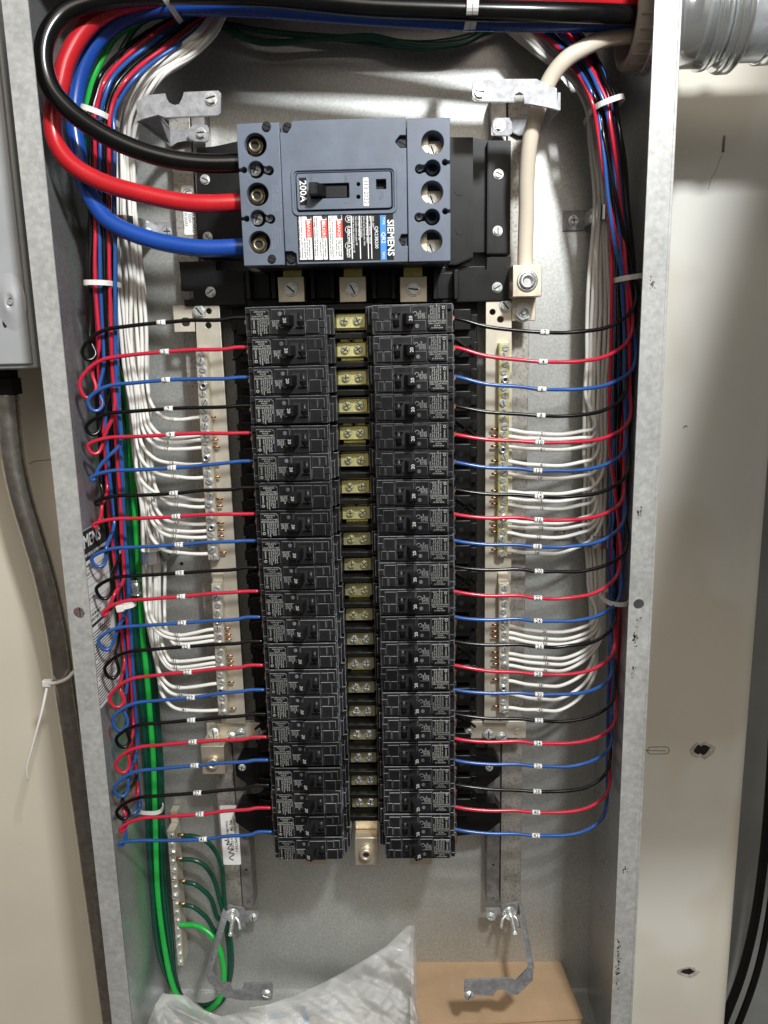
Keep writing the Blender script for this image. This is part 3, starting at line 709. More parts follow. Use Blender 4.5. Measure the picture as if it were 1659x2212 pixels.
# lugs and screws inside the holes
for i, (x, y) in enumerate(((258, 250), (272, 573), (285, 887))):
    c_ = mp(x, y, 128); g = MB(); g.box(c_[0]-9, c_[0]+6, 128.2, 131, c_[1]-9, c_[1]+9); g.cyl((c_[0]+1.5, 131, c_[1]-3), (0, -1, 0), 6.4, 7, 28)
    g = g.build('terminal_lug', mat('aged_brass', (0.24, 0.20, 0.13), 0.4, 0.85) if i == 0 else bpy.data.materials['aged_brass'], mb)
    c2 = Vector((c_[0]+1.5, -138, c_[1]-3)); screw(g, c2, 5.6, 'socket', 0, False, False, bpy.data.materials['aged_brass'])
for x, y in ((1416, 234), (1412, 560), (1408, 878)):
    c_ = mp(x, y, 130); g = MB(); g.box(c_[0]-9, c_[0]+8, 128.2, 130, c_[1]-9, c_[1]+1); g.box(c_[0]-9, c_[0]-4, 128.2, 136, c_[1]-9, c_[1]+9); g = g.build('terminal_lug', m_lug, mb)
    screw(g, Vector((c_[0]-.5, -130, c_[1]-6)), 5.3, 'slot', 70)
for x, y in ((262, 412), (275, 730)): c_ = mp(x, y+8, 132); screw(mb, Vector((c_[0], -136, c_[1])), 5.0, 'cross', 20, False)
for x, y in ((348, 420), (358, 736), (1330, 410), (1326, 725)): c_ = mp(x, y, 132); screw(mb, Vector((c_[0], -138, c_[1])), 3.0, 'cross', 30, False, False)
for x, y in ((1415, 402), (1412, 722)): c_ = mp(x, y, 130); MB().ring((c_[0], 128.2, c_[1]), (0, -1, 0), 6.3, 3.4, 8, 24).build('socket_ring', m_bluegrey2, mb)
for x, y, r in ((332, 130, 3.6), (367, 994, 3.4), (462, 126, 3.8), (490, 990, 3.8), (1212, 233, 3.8), (1214, 874, 3.8)):
    c_ = mp(x, y); dd = D1+.1 if x < 400 else D1-5; screw(mb, Vector((c_[0], -dd, c_[1])), r, 'cross', 25, False, False, m_black)

# three terminal lugs under the main breaker
for k, (px, wd, lb) in enumerate(((629, 0, 'left'), (762, 0, 'middle'), (893, 0, 'right'))):
    a, c = P(px-29.5, 598, 92), P(px+29.5, 652, 92)
    root = empty('terminal_lug', ((a.x+c.x)/2, -60, c.z), 'flat tan metal lug with slotted screw below main breaker, %s of three' % {'left': 'leftmost', 'middle': 'middle', 'right': 'rightmost'}[lb], 'terminal lug', 'lugs below the main breaker')
    b = MB(); b.box(a.x, c.x, 70, 92, c.z, a.z, .5); b.build('lug_plate', m_lug, root)
    t = P(px+2, 575, 80); b = MB(); b.box((a.x+c.x)/2-8.5, (a.x+c.x)/2+8.5, 60, 80, a.z+.2, a.z+13, .4); b.build('strap', m_yel, root)
    screw(root, P(px, 625, 92), 6.6, 'slot', (40, 60, 5)[k])

# ================================================================== BUS CONNECTORS between the columns
RN = ['first', 'second', 'third', 'fourth', 'fifth', 'sixth', 'seventh', 'eighth', 'ninth', 'tenth', 'eleventh', 'twelfth', 'thirteenth', 'fourteenth', 'fifteenth', 'sixteenth', 'seventeenth', 'eighteenth', 'nineteenth', 'twentieth', 'twenty-first']
for i in range(20):
    z = rowz(i); yel = 1 if i in (1, 4, 7) else 0
    root = empty('bus_connector', (CX, -84, z), 'brassy connector with two screws in %s row down the centre' % RN[i], 'connector', 'bus connectors between the breaker columns')
    b = MB(); b.box(CX-14, CX+12.5, 84, 91, z-6.2, z+6.2, .5)
    b.box(CX-27, CX+27, 80, 84, z-(7.2 if i % 3 else 8), z+7.2, .3)
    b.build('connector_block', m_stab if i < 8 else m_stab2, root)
    if i % 3 == 1:
        b = MB(); b.box(CX-11, CX+10, 84, 89, z+6.5, z+9.8, .3); b.box(CX-11, CX+10, 82, 85, z-10, z-7.5, .3); b.build('bridge_plate', m_yel, root)
        screw(root, Vector((CX-.7, -89, z+7.6)), 3.0, 'socket', 0, True, False, m_yel)
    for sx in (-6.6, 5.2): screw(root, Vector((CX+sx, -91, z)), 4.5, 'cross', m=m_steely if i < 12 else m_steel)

# ================================================================== BRANCH BREAKERS
def breaker_proto():
    """load end at x = 0, inner end at x = 70, centre z = 0; d as built (70 to 135)"""
    parts = []
    b = MB()
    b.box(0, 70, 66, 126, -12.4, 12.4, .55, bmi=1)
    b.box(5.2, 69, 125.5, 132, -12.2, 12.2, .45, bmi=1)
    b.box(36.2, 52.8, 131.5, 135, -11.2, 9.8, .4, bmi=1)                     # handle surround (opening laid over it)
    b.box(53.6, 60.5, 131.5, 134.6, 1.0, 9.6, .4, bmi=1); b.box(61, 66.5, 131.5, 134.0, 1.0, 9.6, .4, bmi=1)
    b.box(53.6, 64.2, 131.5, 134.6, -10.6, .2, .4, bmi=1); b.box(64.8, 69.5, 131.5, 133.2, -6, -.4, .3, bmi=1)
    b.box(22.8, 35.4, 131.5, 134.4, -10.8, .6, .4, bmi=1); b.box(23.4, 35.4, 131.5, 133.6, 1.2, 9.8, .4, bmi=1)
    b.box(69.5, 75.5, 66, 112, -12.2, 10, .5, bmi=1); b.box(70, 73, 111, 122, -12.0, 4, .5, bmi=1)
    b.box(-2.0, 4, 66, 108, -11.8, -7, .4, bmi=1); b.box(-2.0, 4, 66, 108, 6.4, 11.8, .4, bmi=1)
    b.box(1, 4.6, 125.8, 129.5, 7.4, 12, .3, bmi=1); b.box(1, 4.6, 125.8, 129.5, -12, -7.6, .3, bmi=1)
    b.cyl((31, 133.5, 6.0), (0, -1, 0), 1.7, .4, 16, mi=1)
    parts.append(('body', b.mesh('body', [m_black, m_edge_hi])))
    b = MB(); b.box(39.2, 52.2, 134.6, 135.15, -6.2, 6.2); parts.append(('handle_opening', b.mesh('handle_opening', m_dark)))
    b = MB(); b.cyl((49, 135, -6), (0, 0, 1), 2.6, 12, 18); b.box(45, 52.0, 134.9, 137.4, -5.8, -4.6, .2); b.box(46.6, 51.4, 134.9, 138.2, -1.2, 1.2, .3)
    parts.append(('handle_drum', b.mesh('handle_drum', m_black)))
    b = MB(); pr = [(33.2, 134.8), (33.2, 144.0), (34.0, 145.0), (39.4, 147.8), (40.2, 147.4), (41.0, 144.5), (43.5, 134.8)]; n = len(pr)
    v = [(x, -d, z) for z in (-4.4, 4.4) for x, d in pr]
    vs, fs = b.add(v, [tuple(range(n)), tuple(range(2*n-1, n-1, -1))]+[(i, (i+1) % n, n+(i+1) % n, n+i) for i in range(n)])
    bmesh.ops.bevel(b.bm, geom=list({e for f in fs for e in f.edges}), offset=.5, segments=2, affect='EDGES')
    parts.append(('handle', b.mesh('handle', m_black)))
    b = MB(); b.poly([(6, 9.8), (20, 9.8), (22, 8), (22.2, -10.4), (6, -10.4)], 131.5, 134.9, bev=.45, bmi=1); parts.append(('rating_label', b.mesh('rating_label', [m_label, m_edge_hi])))
    # print, two tones in one mesh
    bm = bmesh.new()
    def put(body, size, x, z, rot, d=134.95, bold=.0, al='CENTER'):
        me = text_mesh(body, size, bold, al, m_print); k = len(bm.verts); bm.from_mesh(me); bm.verts.ensure_lookup_table()
        R = Matrix.Rotation(math.radians(rot), 4, 'Y')
        for v in bm.verts[k:]: v.co = R @ v.co+Vector((x, -d, z))*.001
    for s, z, w in (('AWG #14-10', 7.9, 1.75), ('lb-in 25', 6.1, 1.75), ('CU-AL 60/75°C WIRE', 4.2, 1.55), ('HACR Type, SWD, 40°C', 2.5, 1.5)): put(s, w, 14, z, 0, bold=.03)
    for s, x, w in (('1 Pole', 20.9, 1.6), ('Type QP Type BL', 19.2, 1.6), ('Interrupting Rating', 17.5, 1.5), ('Poder de Corte', 15.8, 1.5), ('Max RMS SYM AMPS', 14.1, 1.5), ('10,000 120/240 V~', 12.2, 1.6)): put(s, w, x, 1.0, 90, al='LEFT', bold=.03)
    put('SIEMENS', 1.9, 8.6, 1.0, 90, al='LEFT', bold=.03)
    for s, x in (('LISTED', 29.6, ), ('C.B. UNIT', 28.0), ('L-6339', 26.4), ('E52773', 24.8)): put(s, 1.6, x, .0, 90, 134.5, al='LEFT', bold=.03)
    b = MB(); b.ring((32.6, 134.4, -4.2), (0, -1, 0), 1.9, 1.5, .12, 20); b.ring((8.6, 134.9, -8.6), (0, -1, 0), 1.35, .7, .12, 18); b.box(6.4, 21.8, 134.8, 134.96, 1.55, 1.75)
    me = b.mesh('x', m_print); bm.from_mesh(me)
    me = bpy.data.meshes.new('fine_print'); bm.to_mesh(me); bm.free(); me.materials.append(m_print); parts.append(('fine_print', me))
    # 20 on the sloping face of the handle
    me = text_mesh('20', 4.3, .05, 'CENTER', m_printw); bm = bmesh.new(); bm.from_mesh(me)
    sl = math.atan2(4.6, 14.4)
    R = Matrix.Rotation(math.radians(90), 4, 'Y')
    for v in bm.verts:                                           # lie on the sloping end of the handle
        p = (R @ v.co)*1000; x = 36.5+p.x*.95; v.co = Vector((x, -(145.0+(x-34.0)*2.8/5.4+.12)+p.y, p.z))*.001
    me = bpy.data.meshes.new('amp_rating'); bm.to_mesh(me); bm.free(); me.materials.append(m_print20); parts.append(('amp_rating', me))
    b = MB(); b.cyl((1.0, 119, 0), (0, -1, 0), 2.6, 4, 14); b.cyl((-2.5, 114, 0), (1, 0, 0), 1.7, 6, 12, mi=1); parts.append(('terminal', b.mesh('terminal', [m_copper, m_copper])))
    return parts
BP = breaker_proto()
colour_of = ['black', 'red', 'blue']
for i in range(21):
    for side in (0, 1):
        n_ = 2*i+1+side; jx = random.uniform(-.5, .5); z = rowz(i)+random.uniform(-.15, .15)
        loc = (CX-90+jx, 0, z) if side == 0 else (CX+90+jx, 0, z)
        root = empty('circuit_breaker', loc, '20 amp breaker in %s row of %s column, %s wire tagged %d' % (RN[i], ('left', 'right')[side], colour_of[i % 3], n_), 'circuit breaker', 'branch breakers in two columns')
        root.rotation_euler = (random.uniform(-.006, .006), (math.pi if side else 0)+random.uniform(-.007, .007), 0)
        root.location.y += random.uniform(-.0006, .0006)
        for nm, me in BP:
            o = bpy.data.objects.new(nm, me); COL.objects.link(o); o.parent = root
            if nm == 'handle': o.location.x = random.uniform(-.0003, .0003)
# bus ends under the last breakers, bottom centre lug
for px, lb in ((681, 'left'), (909, 'right')):
    a, c = P(px-24, 1850, 84), P(px+24, 1868, 84); b = MB(); b.box(a.x, c.x, 76, 84, c.z, a.z+4, .4)
    o = b.build('bus_bar_end', m_lug, origin=((a.x+c.x)/2, -80, c.z)); tag(o, 'tan bus bar end showing under the last breaker of %s column' % lb, 'bus bar', 'bus bar ends')
a, c = P(766, 1810, 95), P(817, 1868, 95); root = empty('terminal_lug', ((a.x+c.x)/2, -70, c.z), 'square tan lug with large socket screw at bottom centre', 'terminal lug')
t_ = P(790, 1780, 92); b = MB(); b.box(a.x, c.x, 66, 95, c.z, a.z, .6); b.build('lug_plate', m_lug, root)
b = MB(); b.box(a.x, c.x, 60, 80, a.z+.2, a.z+13, .4); b.build('strap', m_lug, root)
screw(root, P(791, 1841, 95.3), 8.2, 'socket', 0, False, True, m_lug)
# ================================================================== NEUTRAL STRAPS AND BARS
def strap(pts, d, label, holes, screws):
    q = [P(x, y, d) for x, y in pts]; root = empty('neutral_strap', q[0], label, 'neutral strap', 'tinned neutral straps')
    hs = [circ(P(x, y, d).x, P(x, y, d).z, r, 18) for x, y, r in holes]
    plate('strap_plate', [[(v.x, v.z) for v in q]]+hs, d-3.5, d, m_tin, root, bev=.3)
    for x, y, r in screws: screw(root, P(x, y, d), r, 'slot', 50)
    return root
SD = 62
stl = strap([(421, 659), (473, 659), (502, 1100), (531, 1563), (478, 1563), (447, 1100), (424, 725)], SD, 'long tinned strap carrying left neutral bars with a slotted screw at top', [(451, 664+8, 2.8), (450, 703, 3)], [(431, 673, 6.6)])
a, c = P(372, 660, SD-2), P(421, 716, SD-2)
hs = rrect(P(390, 700, SD).x, P(408, 700, SD).x, P(390, 705, SD).z, P(390, 686, SD).z, 2.6)
plate('end_tab', [[(a.x, c.z), (c.x, c.z), (c.x, a.z), (a.x, a.z)], hs], SD-6, SD-3.6, m_tin, stl, bev=.2)
strr = strap([(1050, 649), (1105, 650), (1107, 1100), (1098, 1562), (1046, 1562), (1048, 1100)], SD, 'long tinned strap carrying right neutral bars below the big lug', [(1064, 674, 2.8), (1081, 690, 3.1)], [(1092, 661, 6.4)])
# feet of the straps
a, c = P(444, 1566, 58), P(575, 1600, 58)
ft = empty('strap_bracket', ((a.x+c.x)/2, -50, c.z), 'tan bracket with bright screws at the foot of left neutral strap', 'bracket', 'brackets at the feet of the neutral straps')
b = MB(); b.box(a.x, c.x, 48, 55, c.z, a.z, .4); b.build('bracket_plate', m_tin, ft)
for px, py, r in ((462, 1583, 6.2), (500, 1592, 6), (519, 1584, 6), (561, 1580, 4.4)): screw(ft, P(px, py, 58.2), r, 'slot')
q = [P(x, y, 52) for x, y in ((442, 1599), (487, 1606), (482, 1613), (436, 1613))]
b = MB(); b.poly([(v.x, v.z) for v in q], 46, 50); b.build('bent_neck', m_tin, ft)
a, c = P(433, 1612, 80), P(487, 1672, 80); b = MB(); b.box(a.x, c.x, 50, 80, c.z, a.z, .6); lg = b.build('lug_block', m_lug, ft)
screw(lg, P(461, 1646, 80), 7.6, 'socket', 0, False, True, m_lug)
a, c = P(1003, 1562, 58), P(1137, 1597, 58)
ft = empty('strap_bracket', ((a.x+c.x)/2, -50, c.z), 'tan bracket with bright screws at the foot of right neutral strap', 'bracket', 'brackets at the feet of the neutral straps')
b = MB(); b.box(a.x, c.x, 48, 55, c.z, a.z, .4); b.build('bracket_plate', m_tin, ft)
for px, py, r in ((1014, 1580, 4.6), (1055, 1586, 6), (1083, 1592, 6)): screw(ft, P(px, py, 58.2), r, 'slot')
screw(ft, P(1117, 1580, 55), 3.2, 'plain', 0, False, False, m_tin)
# right big neutral lug and stud
a, c = P(1108, 573, 92), P(1170, 640, 92)
nl = empty('neutral_lug', ((a.x+c.x)/2, -60, c.z), 'large tan square lug clamping the thick cream feeder', 'terminal lug')
b = MB(); b.box(a.x, c.x, 62, 92, c.z, a.z, .6); b.build('lug_block', m_lug, nl)
q = P(1139, 607, 92); b = MB(); b.ring((q.x, 92, q.z), (0, -1, 0), 9.3, 6.9, 1.2); b.ring((q.x, 92, q.z), (0, -1, 0), 6.8, 3.6, 3.5); b.cyl((q.x, 92, q.z), (0, -1, 0), 3.7, 1.2); b.build('socket_screw', m_steel, nl)
a, c = P(1107, 644, 66), P(1158, 692, 66)
b = MB(); b.box(a.x, c.x, 54, 62.5, c.z, a.z, .5); b.build('stud_plate', m_lug, nl)
q = P(1131, 675, 68); b = MB(); b.cyl((q.x, 62.5, q.z), (0, -1, 0), 9, 1.2, 28); b.poly(circ(q.x, q.z, 7.4, 6, .3), 63.7, 68.5, bev=.5); b.ring((q.x, 68.5, q.z), (0, -1, 0), 4.6, 3, .4); b.cyl((q.x, 68, q.z), (0, -1, 0), 2.9, 4.5, 16, r2=1.6); b.build('hex_nut', m_steel, nl)

def nbar(x0t, y0t, x0b, y0b, wpx, nsc, label, mm, proud, tips):
    """screw bar from top-left pixel to bottom-left pixel"""
    d = SD+12
    a, a2 = P(x0t, y0t, d), P(x0t+wpx, y0t, d); c, c2 = P(x0b, y0b, d), P(x0b+wpx*.9, y0b, d)
    root = empty('neutral_bar', c, label, 'neutral bar', 'neutral screw bars')
    b = MB(); b.poly([(a.x, a.z), (a2.x, a2.z), (c2.x, c2.z), (c.x, c.z)], SD+.5, d, bev=.5); b.build('bar_body', mm, root)
    if proud:
        b = MB(); b.poly([(a.x, a.z+8), (a2.x, a2.z+8), (a2.x, a2.z+.3), (a.x, a.z+.3)], SD+.5, SD+5, bev=.5); b.build('bar_end', mm, root)
    for k in range(nsc):
        t = (k+.6)/nsc; big = k % 3 == 1; o = (.42 if k % 2 else .56)
        q = (a+(a2-a)*o)*(1-t)+(c+(c2-c)*o)*t
        screw(root, Vector((q.x, -d, q.z)), 4.2 if big else 3.3, 'slot' if k % 9 != 4 else 'socket', hexa=False, washer=big)
    return root
nbl1 = nbar(422, 752, 450, 1210, 24, 27, 'upper left neutral bar full of small screws', m_tin, 0, 1)
nbl2 = nbar(456, 1262, 472, 1546, 22, 17, 'lower left neutral bar full of small screws', m_tin, 1, 1)
nbr1 = nbar(1079, 741, 1075, 1202, 23, 28, 'upper right neutral bar, bright yellow at its top', m_stab, 0, 0)
nbr2 = nbar(1078, 1260, 1079, 1540, 22, 17, 'lower right neutral bar full of small screws', m_tin, 1, 0)

# ================================================================== WIRES
XL_, XR_ = X0+2.4, X1-2.4
def pts3(seq, r=1.7):
    out = []
    for x, y, d in seq:
        q = P(x, y, d); q.x = min(max(q.x, X0+r+.6), X1-r-.6); out.append(q)
    return out
def interp(tab, y):
    if y <= tab[0][0]: return tab[0][1:]
    for (a, *p), (b_, *q) in zip(tab, tab[1:]):
        if y <= b_: t = (y-a)/(b_-a); return [u+(v-u)*t for u, v in zip(p, q)]
    return tab[-1][1:]
tagcache = {}
def tag_on(root, p0, p1, num, r, white=False, ry=0):
    """printed sleeve marker on a wire, midpoint p0..p1 direction along the wire"""
    ax = (p1-p0).normalized(); mid = (p0+p1)/2
    L = 7.6 if not white else 7.0; o = Vector((mid.x, mid.y, mid.z))-ax*L/2
    b = MB(); rr = r*1.42 if not white else r*1.1
    b.cyl((o.x, -o.y, o.z), ax, rr, L, 14); sl = b.build('number_sleeve', m_paper if not white else m_wh, root)
    ang = math.degrees(math.atan2(ax.z, ax.x)); ang = ang-180 if ang > 90 else ang+180 if ang < -90 else ang
    # number stands on the face turned to the viewer
    v = (CAM-mid).normalized(); v = (v-ax*v.dot(ax)).normalized()
    tp = mid+v*(rr+.12)
    yv = -v; xv = ax if ax.x > 0 else -ax; zv = xv.cross(yv)
    mm = Matrix((xv, yv, zv)).transposed()
    text(str(num), 5.0 if not white else 4.2, tp, sl, m=m_ink, bold=.07, mtx=mm, name='number')
WMAT = [m_bk, m_rd, m_bl]; WN = ['black', 'red', 'blue']
# left hot bundle edges: y -> (x left, x right)
LB = [(40, 370, 452), (60, 330, 428), (85, 295, 402), (126, 247, 342), (165, 215, 294), (205, 202, 264), (245, 194, 247), (330, 194, 246), (430, 196, 246), (610, 195, 249), (700, 200, 250), (800, 205, 252), (1000, 218, 262), (1200, 238, 272), (1400, 262, 284), (1600, 270, 298), (1800, 264, 284)]
left = [ # number, breaker end, tag, loop leftmost, kind (depth of the loop below)
 (1, (533, 686), (349, 697), (178, 758), 1), (3, (540, 750), (356, 760), (172, 828), 1.3), (5, (545, 815), (359, 821), (190, 866), .9), (7, (544, 876), (365, 883), (186, 922), .7),
 (9, (547, 935), (369, 939), (190, 962), .6), (11, (549, 996), (372, 1011), (196, 1033), .2), (13, (552, 1053), (376, 1066), (206, 1085), .2), (15, (549, 1110), (381, 1116), (202, 1134), .2),
 (17, (553, 1168), (387, 1177), (198, 1206), .7), (19, (555, 1226), (389, 1238), (208, 1271), 1), (21, (556, 1277), (392, 1289), (222, 1325), .3), (23, (561, 1333), (394, 1346), (213, 1382), 1.1),
 (25, (565, 1385), (403, 1397), (226, 1443), 1.2), (27, (566, 1437), (406, 1452), (236, 1508), 1), (29, (569, 1490), (413, 1507), (244, 1553), 1), (31, (574, 1542), (414, 1556), (251, 1596), .8),
 (33, (575, 1592), (417, 1603), (250, 1648), .9), (35, (578, 1642), (421, 1654), (247, 1702), .6), (37, (580, 1696), (427, 1713), (252, 1753), .6), (39, (583, 1745), (432, 1759), (259, 1792), .2), (41, (586, 1797), (439, 1813), (257, 1822), .3)]
for i, (n_, e, tg, lp, kd) in enumerate(left):
    col = (i % 6)/5.0; lay = i//6
    dz = 110-lay*21; R_ = 1.75
    seq = [(e[0]+6, e[1], 116), (e[0]-30, e[1]+.5, 117), (e[0]*.7+tg[0]*.3, e[1]*.7+tg[1]*.3+random.uniform(-2, 2), 118), (e[0]*.35+tg[0]*.65, e[1]*.35+tg[1]*.65-1+random.uniform(-1.5, 1.5), 118), (tg[0]+10, tg[1]-.7, 118), (tg[0]-10, tg[1]+.7, 118)]
    xj = lp[0]; yb = lp[1]
    dyl = yb-tg[1]
    seq += [(xj+95, tg[1]+dyl*.10+2, 118), (xj+48, tg[1]+dyl*.26, 119), (xj+18, tg[1]+dyl*.56, 121), (xj, yb, 122)]
    kd = kd*random.uniform(.55, 1.0) if kd < 1.3 else kd
    h = (9+13*kd)*random.uniform(.75, 1.15)
    bx0, bx1 = interp(LB, yb-40); tx = bx0+(bx1-bx0)*col
    seq += [(xj+5+4*kd, yb+h, 121), (xj+15+7*kd, yb+h+2, 119), (xj+24+9*kd, yb+h*.4, 116), (xj*.45+tx*.55+4, yb-24, 114)] if kd > .35 else [(xj+4, yb+5, 121), (xj+10, yb-2, 119), (xj+16, yb-20, 117), (xj*.5+tx*.5+2, yb-44, 114)]
    y = yb-75; k = 0
    while y > 60:
        a_, b__ = interp(LB, y); dd = dz+random.uniform(-2, 2)
        if y < 150: dd = dz-8-(150-y)*.3
        seq.append((a_+(b__-a_)*col+random.uniform(-2.2, 2.2), y, dd)); y -= 90 if y > 330 else 40
    a_, b__ = interp(LB, 44); seq += [(a_+(b__-a_)*col, 44, dz-48), (a_+(b__-a_)*col+75, 6, dz-60), (a_+(b__-a_)*col+190, -26, dz-66)]
    # wire as one thing
    p = pts3(seq, R_)
    root = empty('branch_wire', p[0], '%s wire tagged %d looping to %s breaker of left column' % (WN[i % 3], n_, RN[i]), 'wire', 'branch wires of the left column')
    m = MB(); m.tube(p, R_, 9, steps=4); m.build('insulation', WMAT[i % 3], root)
    tag_on(root, p[4], p[5], n_, R_)
RBT = [(-20, 1060, 1170), (30, 1100, 1222), (54, 1131, 1243), (101, 1203, 1273), (152, 1245, 1304), (220, 1281, 1331), (305, 1298, 1343), (384, 1305, 1353), (462, 1312, 1358), (561, 1318, 1368), (686, 1319, 1374), (809, 1313, 1373), (899, 1311, 1371), (1015, 1310, 1362), (1200, 1310, 1352), (1385, 1310, 1345), (1504, 1311, 1334), (1603, 1311, 1331), (1800, 1306, 1316)]
right = [(2, (982, 687), (1176, 718), (1374, 640)), (4, (979, 749), (1172.6, 781.5), (1366, 706)), (6, (980, 812), (1170, 841), (1374, 772)), (8, (981, 876), (1168, 898), (1352, 838)), (10, (980, 937), (1165, 956), (1362, 895)),
 (12, (981, 997), (1161, 1017), (1352, 958)), (14, (981, 1056), (1163.5, 1073), (1358, 1005)), (16, (984, 1110), (1163, 1123), (1347, 1068)), (18, (984, 1167), (1160, 1181), (1350, 1110)), (20, (984, 1223), (1163.5, 1234.5), (1358, 1168)),
 (22, (984, 1277), (1161.4, 1292), (1340, 1215)), (24, (986, 1332), (1161.4, 1341.6), (1341, 1275)), (26, (986, 1385), (1164.6, 1397), (1330, 1330)), (28, (986, 1437), (1162, 1456.5), (1328, 1392)), (30, (987, 1489.5), (1164, 1500.5), (1322, 1448)),
 (32, (987, 1542), (1163.5, 1556.7), (1328, 1495)), (34, (987, 1595), (1161.4, 1606), (1331, 1545)), (36, (987, 1642), (1161.4, 1655), (1322, 1595)), (38, (987, 1694.5), (1160, 1710), (1318, 1640)), (40, (987, 1742.5), (1157.5, 1755), (1317, 1690)), (42, (987, 1791), (1157, 1805), (1310, 1738))]
for i, (n_, e, tg, bd) in enumerate(right):
    # bundle slot nearest its own bend, front layer for the wires that leave first
    a_, b__ = interp(RBT, bd[1]-60); col1 = min(1, max(0, (bd[0]-a_)/(b__-a_)))
    col2 = {1: (0.0, .62, .72, .05, .55, .8, .3), 0: (.2, .92, .38, 1.0, .28, .48, .85), 2: (.12, .5, .97, .78, .33, .68, .2)}[i % 3][i//3]
    lay = i//6; dz = 96-lay*9; R_ = 1.75
    seq = [(e[0]-9, e[1]-1, 116), (e[0]+16, e[1]+4, 118), (e[0]+70, e[1]+(tg[1]-e[1])*.55+2, 119), (tg[0]-42, tg[1]-4+random.uniform(-1.5, 1.5), 118), (tg[0]-10, tg[1]-.4, 118), (tg[0]+10, tg[1]+.4, 118)]
    dy = tg[1]-bd[1]; sp_ = bd[0]-tg[0]
    seq += [(tg[0]+sp_*.2, tg[1]+.5+random.uniform(-1, 1.5), 117), (tg[0]+sp_*.42, tg[1]-1+random.uniform(-2, 2), 116), (tg[0]+sp_*.66, tg[1]-dy*.12, 113), (tg[0]+sp_*.84, tg[1]-dy*.34, 108), (tg[0]+sp_*.955, tg[1]-dy*.62, 103), (bd[0], bd[1], 99)]
    y = bd[1]-60
    while y > 80:
        a_, b__ = interp(RBT, y); u_ = min(1, (bd[1]-y)/330); col = col1+(col2-col1)*u_*u_*(3-2*u_); seq.append((a_+(b__-a_)*col+random.uniform(-2, 2), y, dz+random.uniform(-2, 2)-(max(0, 200-y)*.25))); y -= 95 if y > 320 else 42
    col = col2; a_, b__ = interp(RBT, 40); seq += [(a_+(b__-a_)*col, 40, dz-42)]; a_, b__ = interp(RBT, -10); seq += [(a_+(b__-a_)*col, -10, dz-52)]
    p = pts3(seq, R_)
    root = empty('branch_wire', p[0], '%s wire tagged %d curving to %s breaker of right column' % (WN[i % 3], n_, RN[i]), 'wire', 'branch wires of the right column')
    m = MB(); m.tube(p, R_, 9, steps=4); m.build('insulation', WMAT[i % 3], root)
    tag_on(root, p[4], p[5], n_, R_)
# left neutrals
WB = [(31, 463, 489), (60, 436, 472), (100, 392, 442), (132, 338, 400), (165, 298, 348), (212, 262, 318), (281, 247, 292), (384, 245, 292), (461, 247, 292), (528, 250, 302), (610, 254, 308), (661, 258, 311), (780, 266, 315), (899, 284, 322), (988, 292, 327), (1074, 300, 335), (1193, 314, 354), (1312, 314, 354), (1401, 328, 349), (1461, 342, 354), (1530, 352, 362)]
wl = [(1, (425, 902), (375, 906)), (3, (428, 940), (366, 944)), (5, (430, 951), (364, 956)), (7, (433, 967), (363, 970)), (9, (434, 1003), (374, 1001)), (11, (434, 1032), (379, 1030)), (13, (440, 1080), (383, 1074)), (15, (440, 1095), (382, 1091)), (17, (442, 1132), (383, 1130)), (19, (443, 1147), (379, 1147)), (21, (443, 1160.6), (378, 1159)), (23, (448, 1196), (379, 1193.5)),
      (25, (456, 1360), (382, 1372)), (27, (459, 1373.6), (385, 1380.4)), (29, (459.5, 1384), (386, 1391.5)), (31, (462, 1420.6), (378, 1428.6)), (33, (464, 1432), (380, 1441.5)), (35, (464, 1441.5), (384, 1448)), (37, (465, 1477), (386, 1485.5)), (39, (468, 1500), (391, 1502.5)), (41, (470, 1534), (399, 1534))]
for i, (n_, e, tg) in enumerate(wl):
    col = 1-(i % 7)/6.0; lay = i//7; dz = 58-lay*11; R_ = 1.85
    low = tg[1]
    bx0, bx1 = interp(WB, low-75)
    tx = bx0+(bx1-bx0)*col
    dx = tg[0]-tx
    seq = [(e[0]+8, e[1]-1, SD+8), (e[0]-6, e[1]+.5, SD+9), ((e[0]+tg[0])/2, (e[1]+tg[1])/2+1.5, SD+10), (tg[0]+9, tg[1]+.4, SD+10), (tg[0]-9, tg[1]-.8, SD+10)]
    seq += [(tg[0]-dx*.5, low-9, SD+8), (tx+dx*.17, low-32, SD+3), (tx+2, low-62, dz+2)]
    y = low-110
    while y > 70:
        a_, b__ = interp(WB, y); seq.append((a_+(b__-a_)*col+random.uniform(-4, 4), y, dz+random.uniform(-3, 3)+(26*min(1, max(0, 300-y)/100)))); y -= 85 if y > 300 else 42
    a_, b__ = interp(WB, 31); seq += [(a_+(b__-a_)*col+5, 22, dz+8), (a_+(b__-a_)*col+60, -20, dz)]
    p = pts3(seq, R_)
    root = empty('neutral_wire', p[0], 'white neutral wire tagged %d, %s from the top on left side' % (n_, RN[i]), 'wire', 'white neutral wires of the left side')
    m = MB(); m.tube(p, R_, 9, steps=4); m.build('insulation', m_wh, root)
    q = P(e[0]+31, e[1]-1, SD+9); m = MB(); m.cyl((q.x-2, SD+6, q.z), (1, 0, 0), 1.15, 6.0, 8); m.build('bare_end', m_copper, root)
    tag_on(root, p[3], p[4], n_, R_, True)
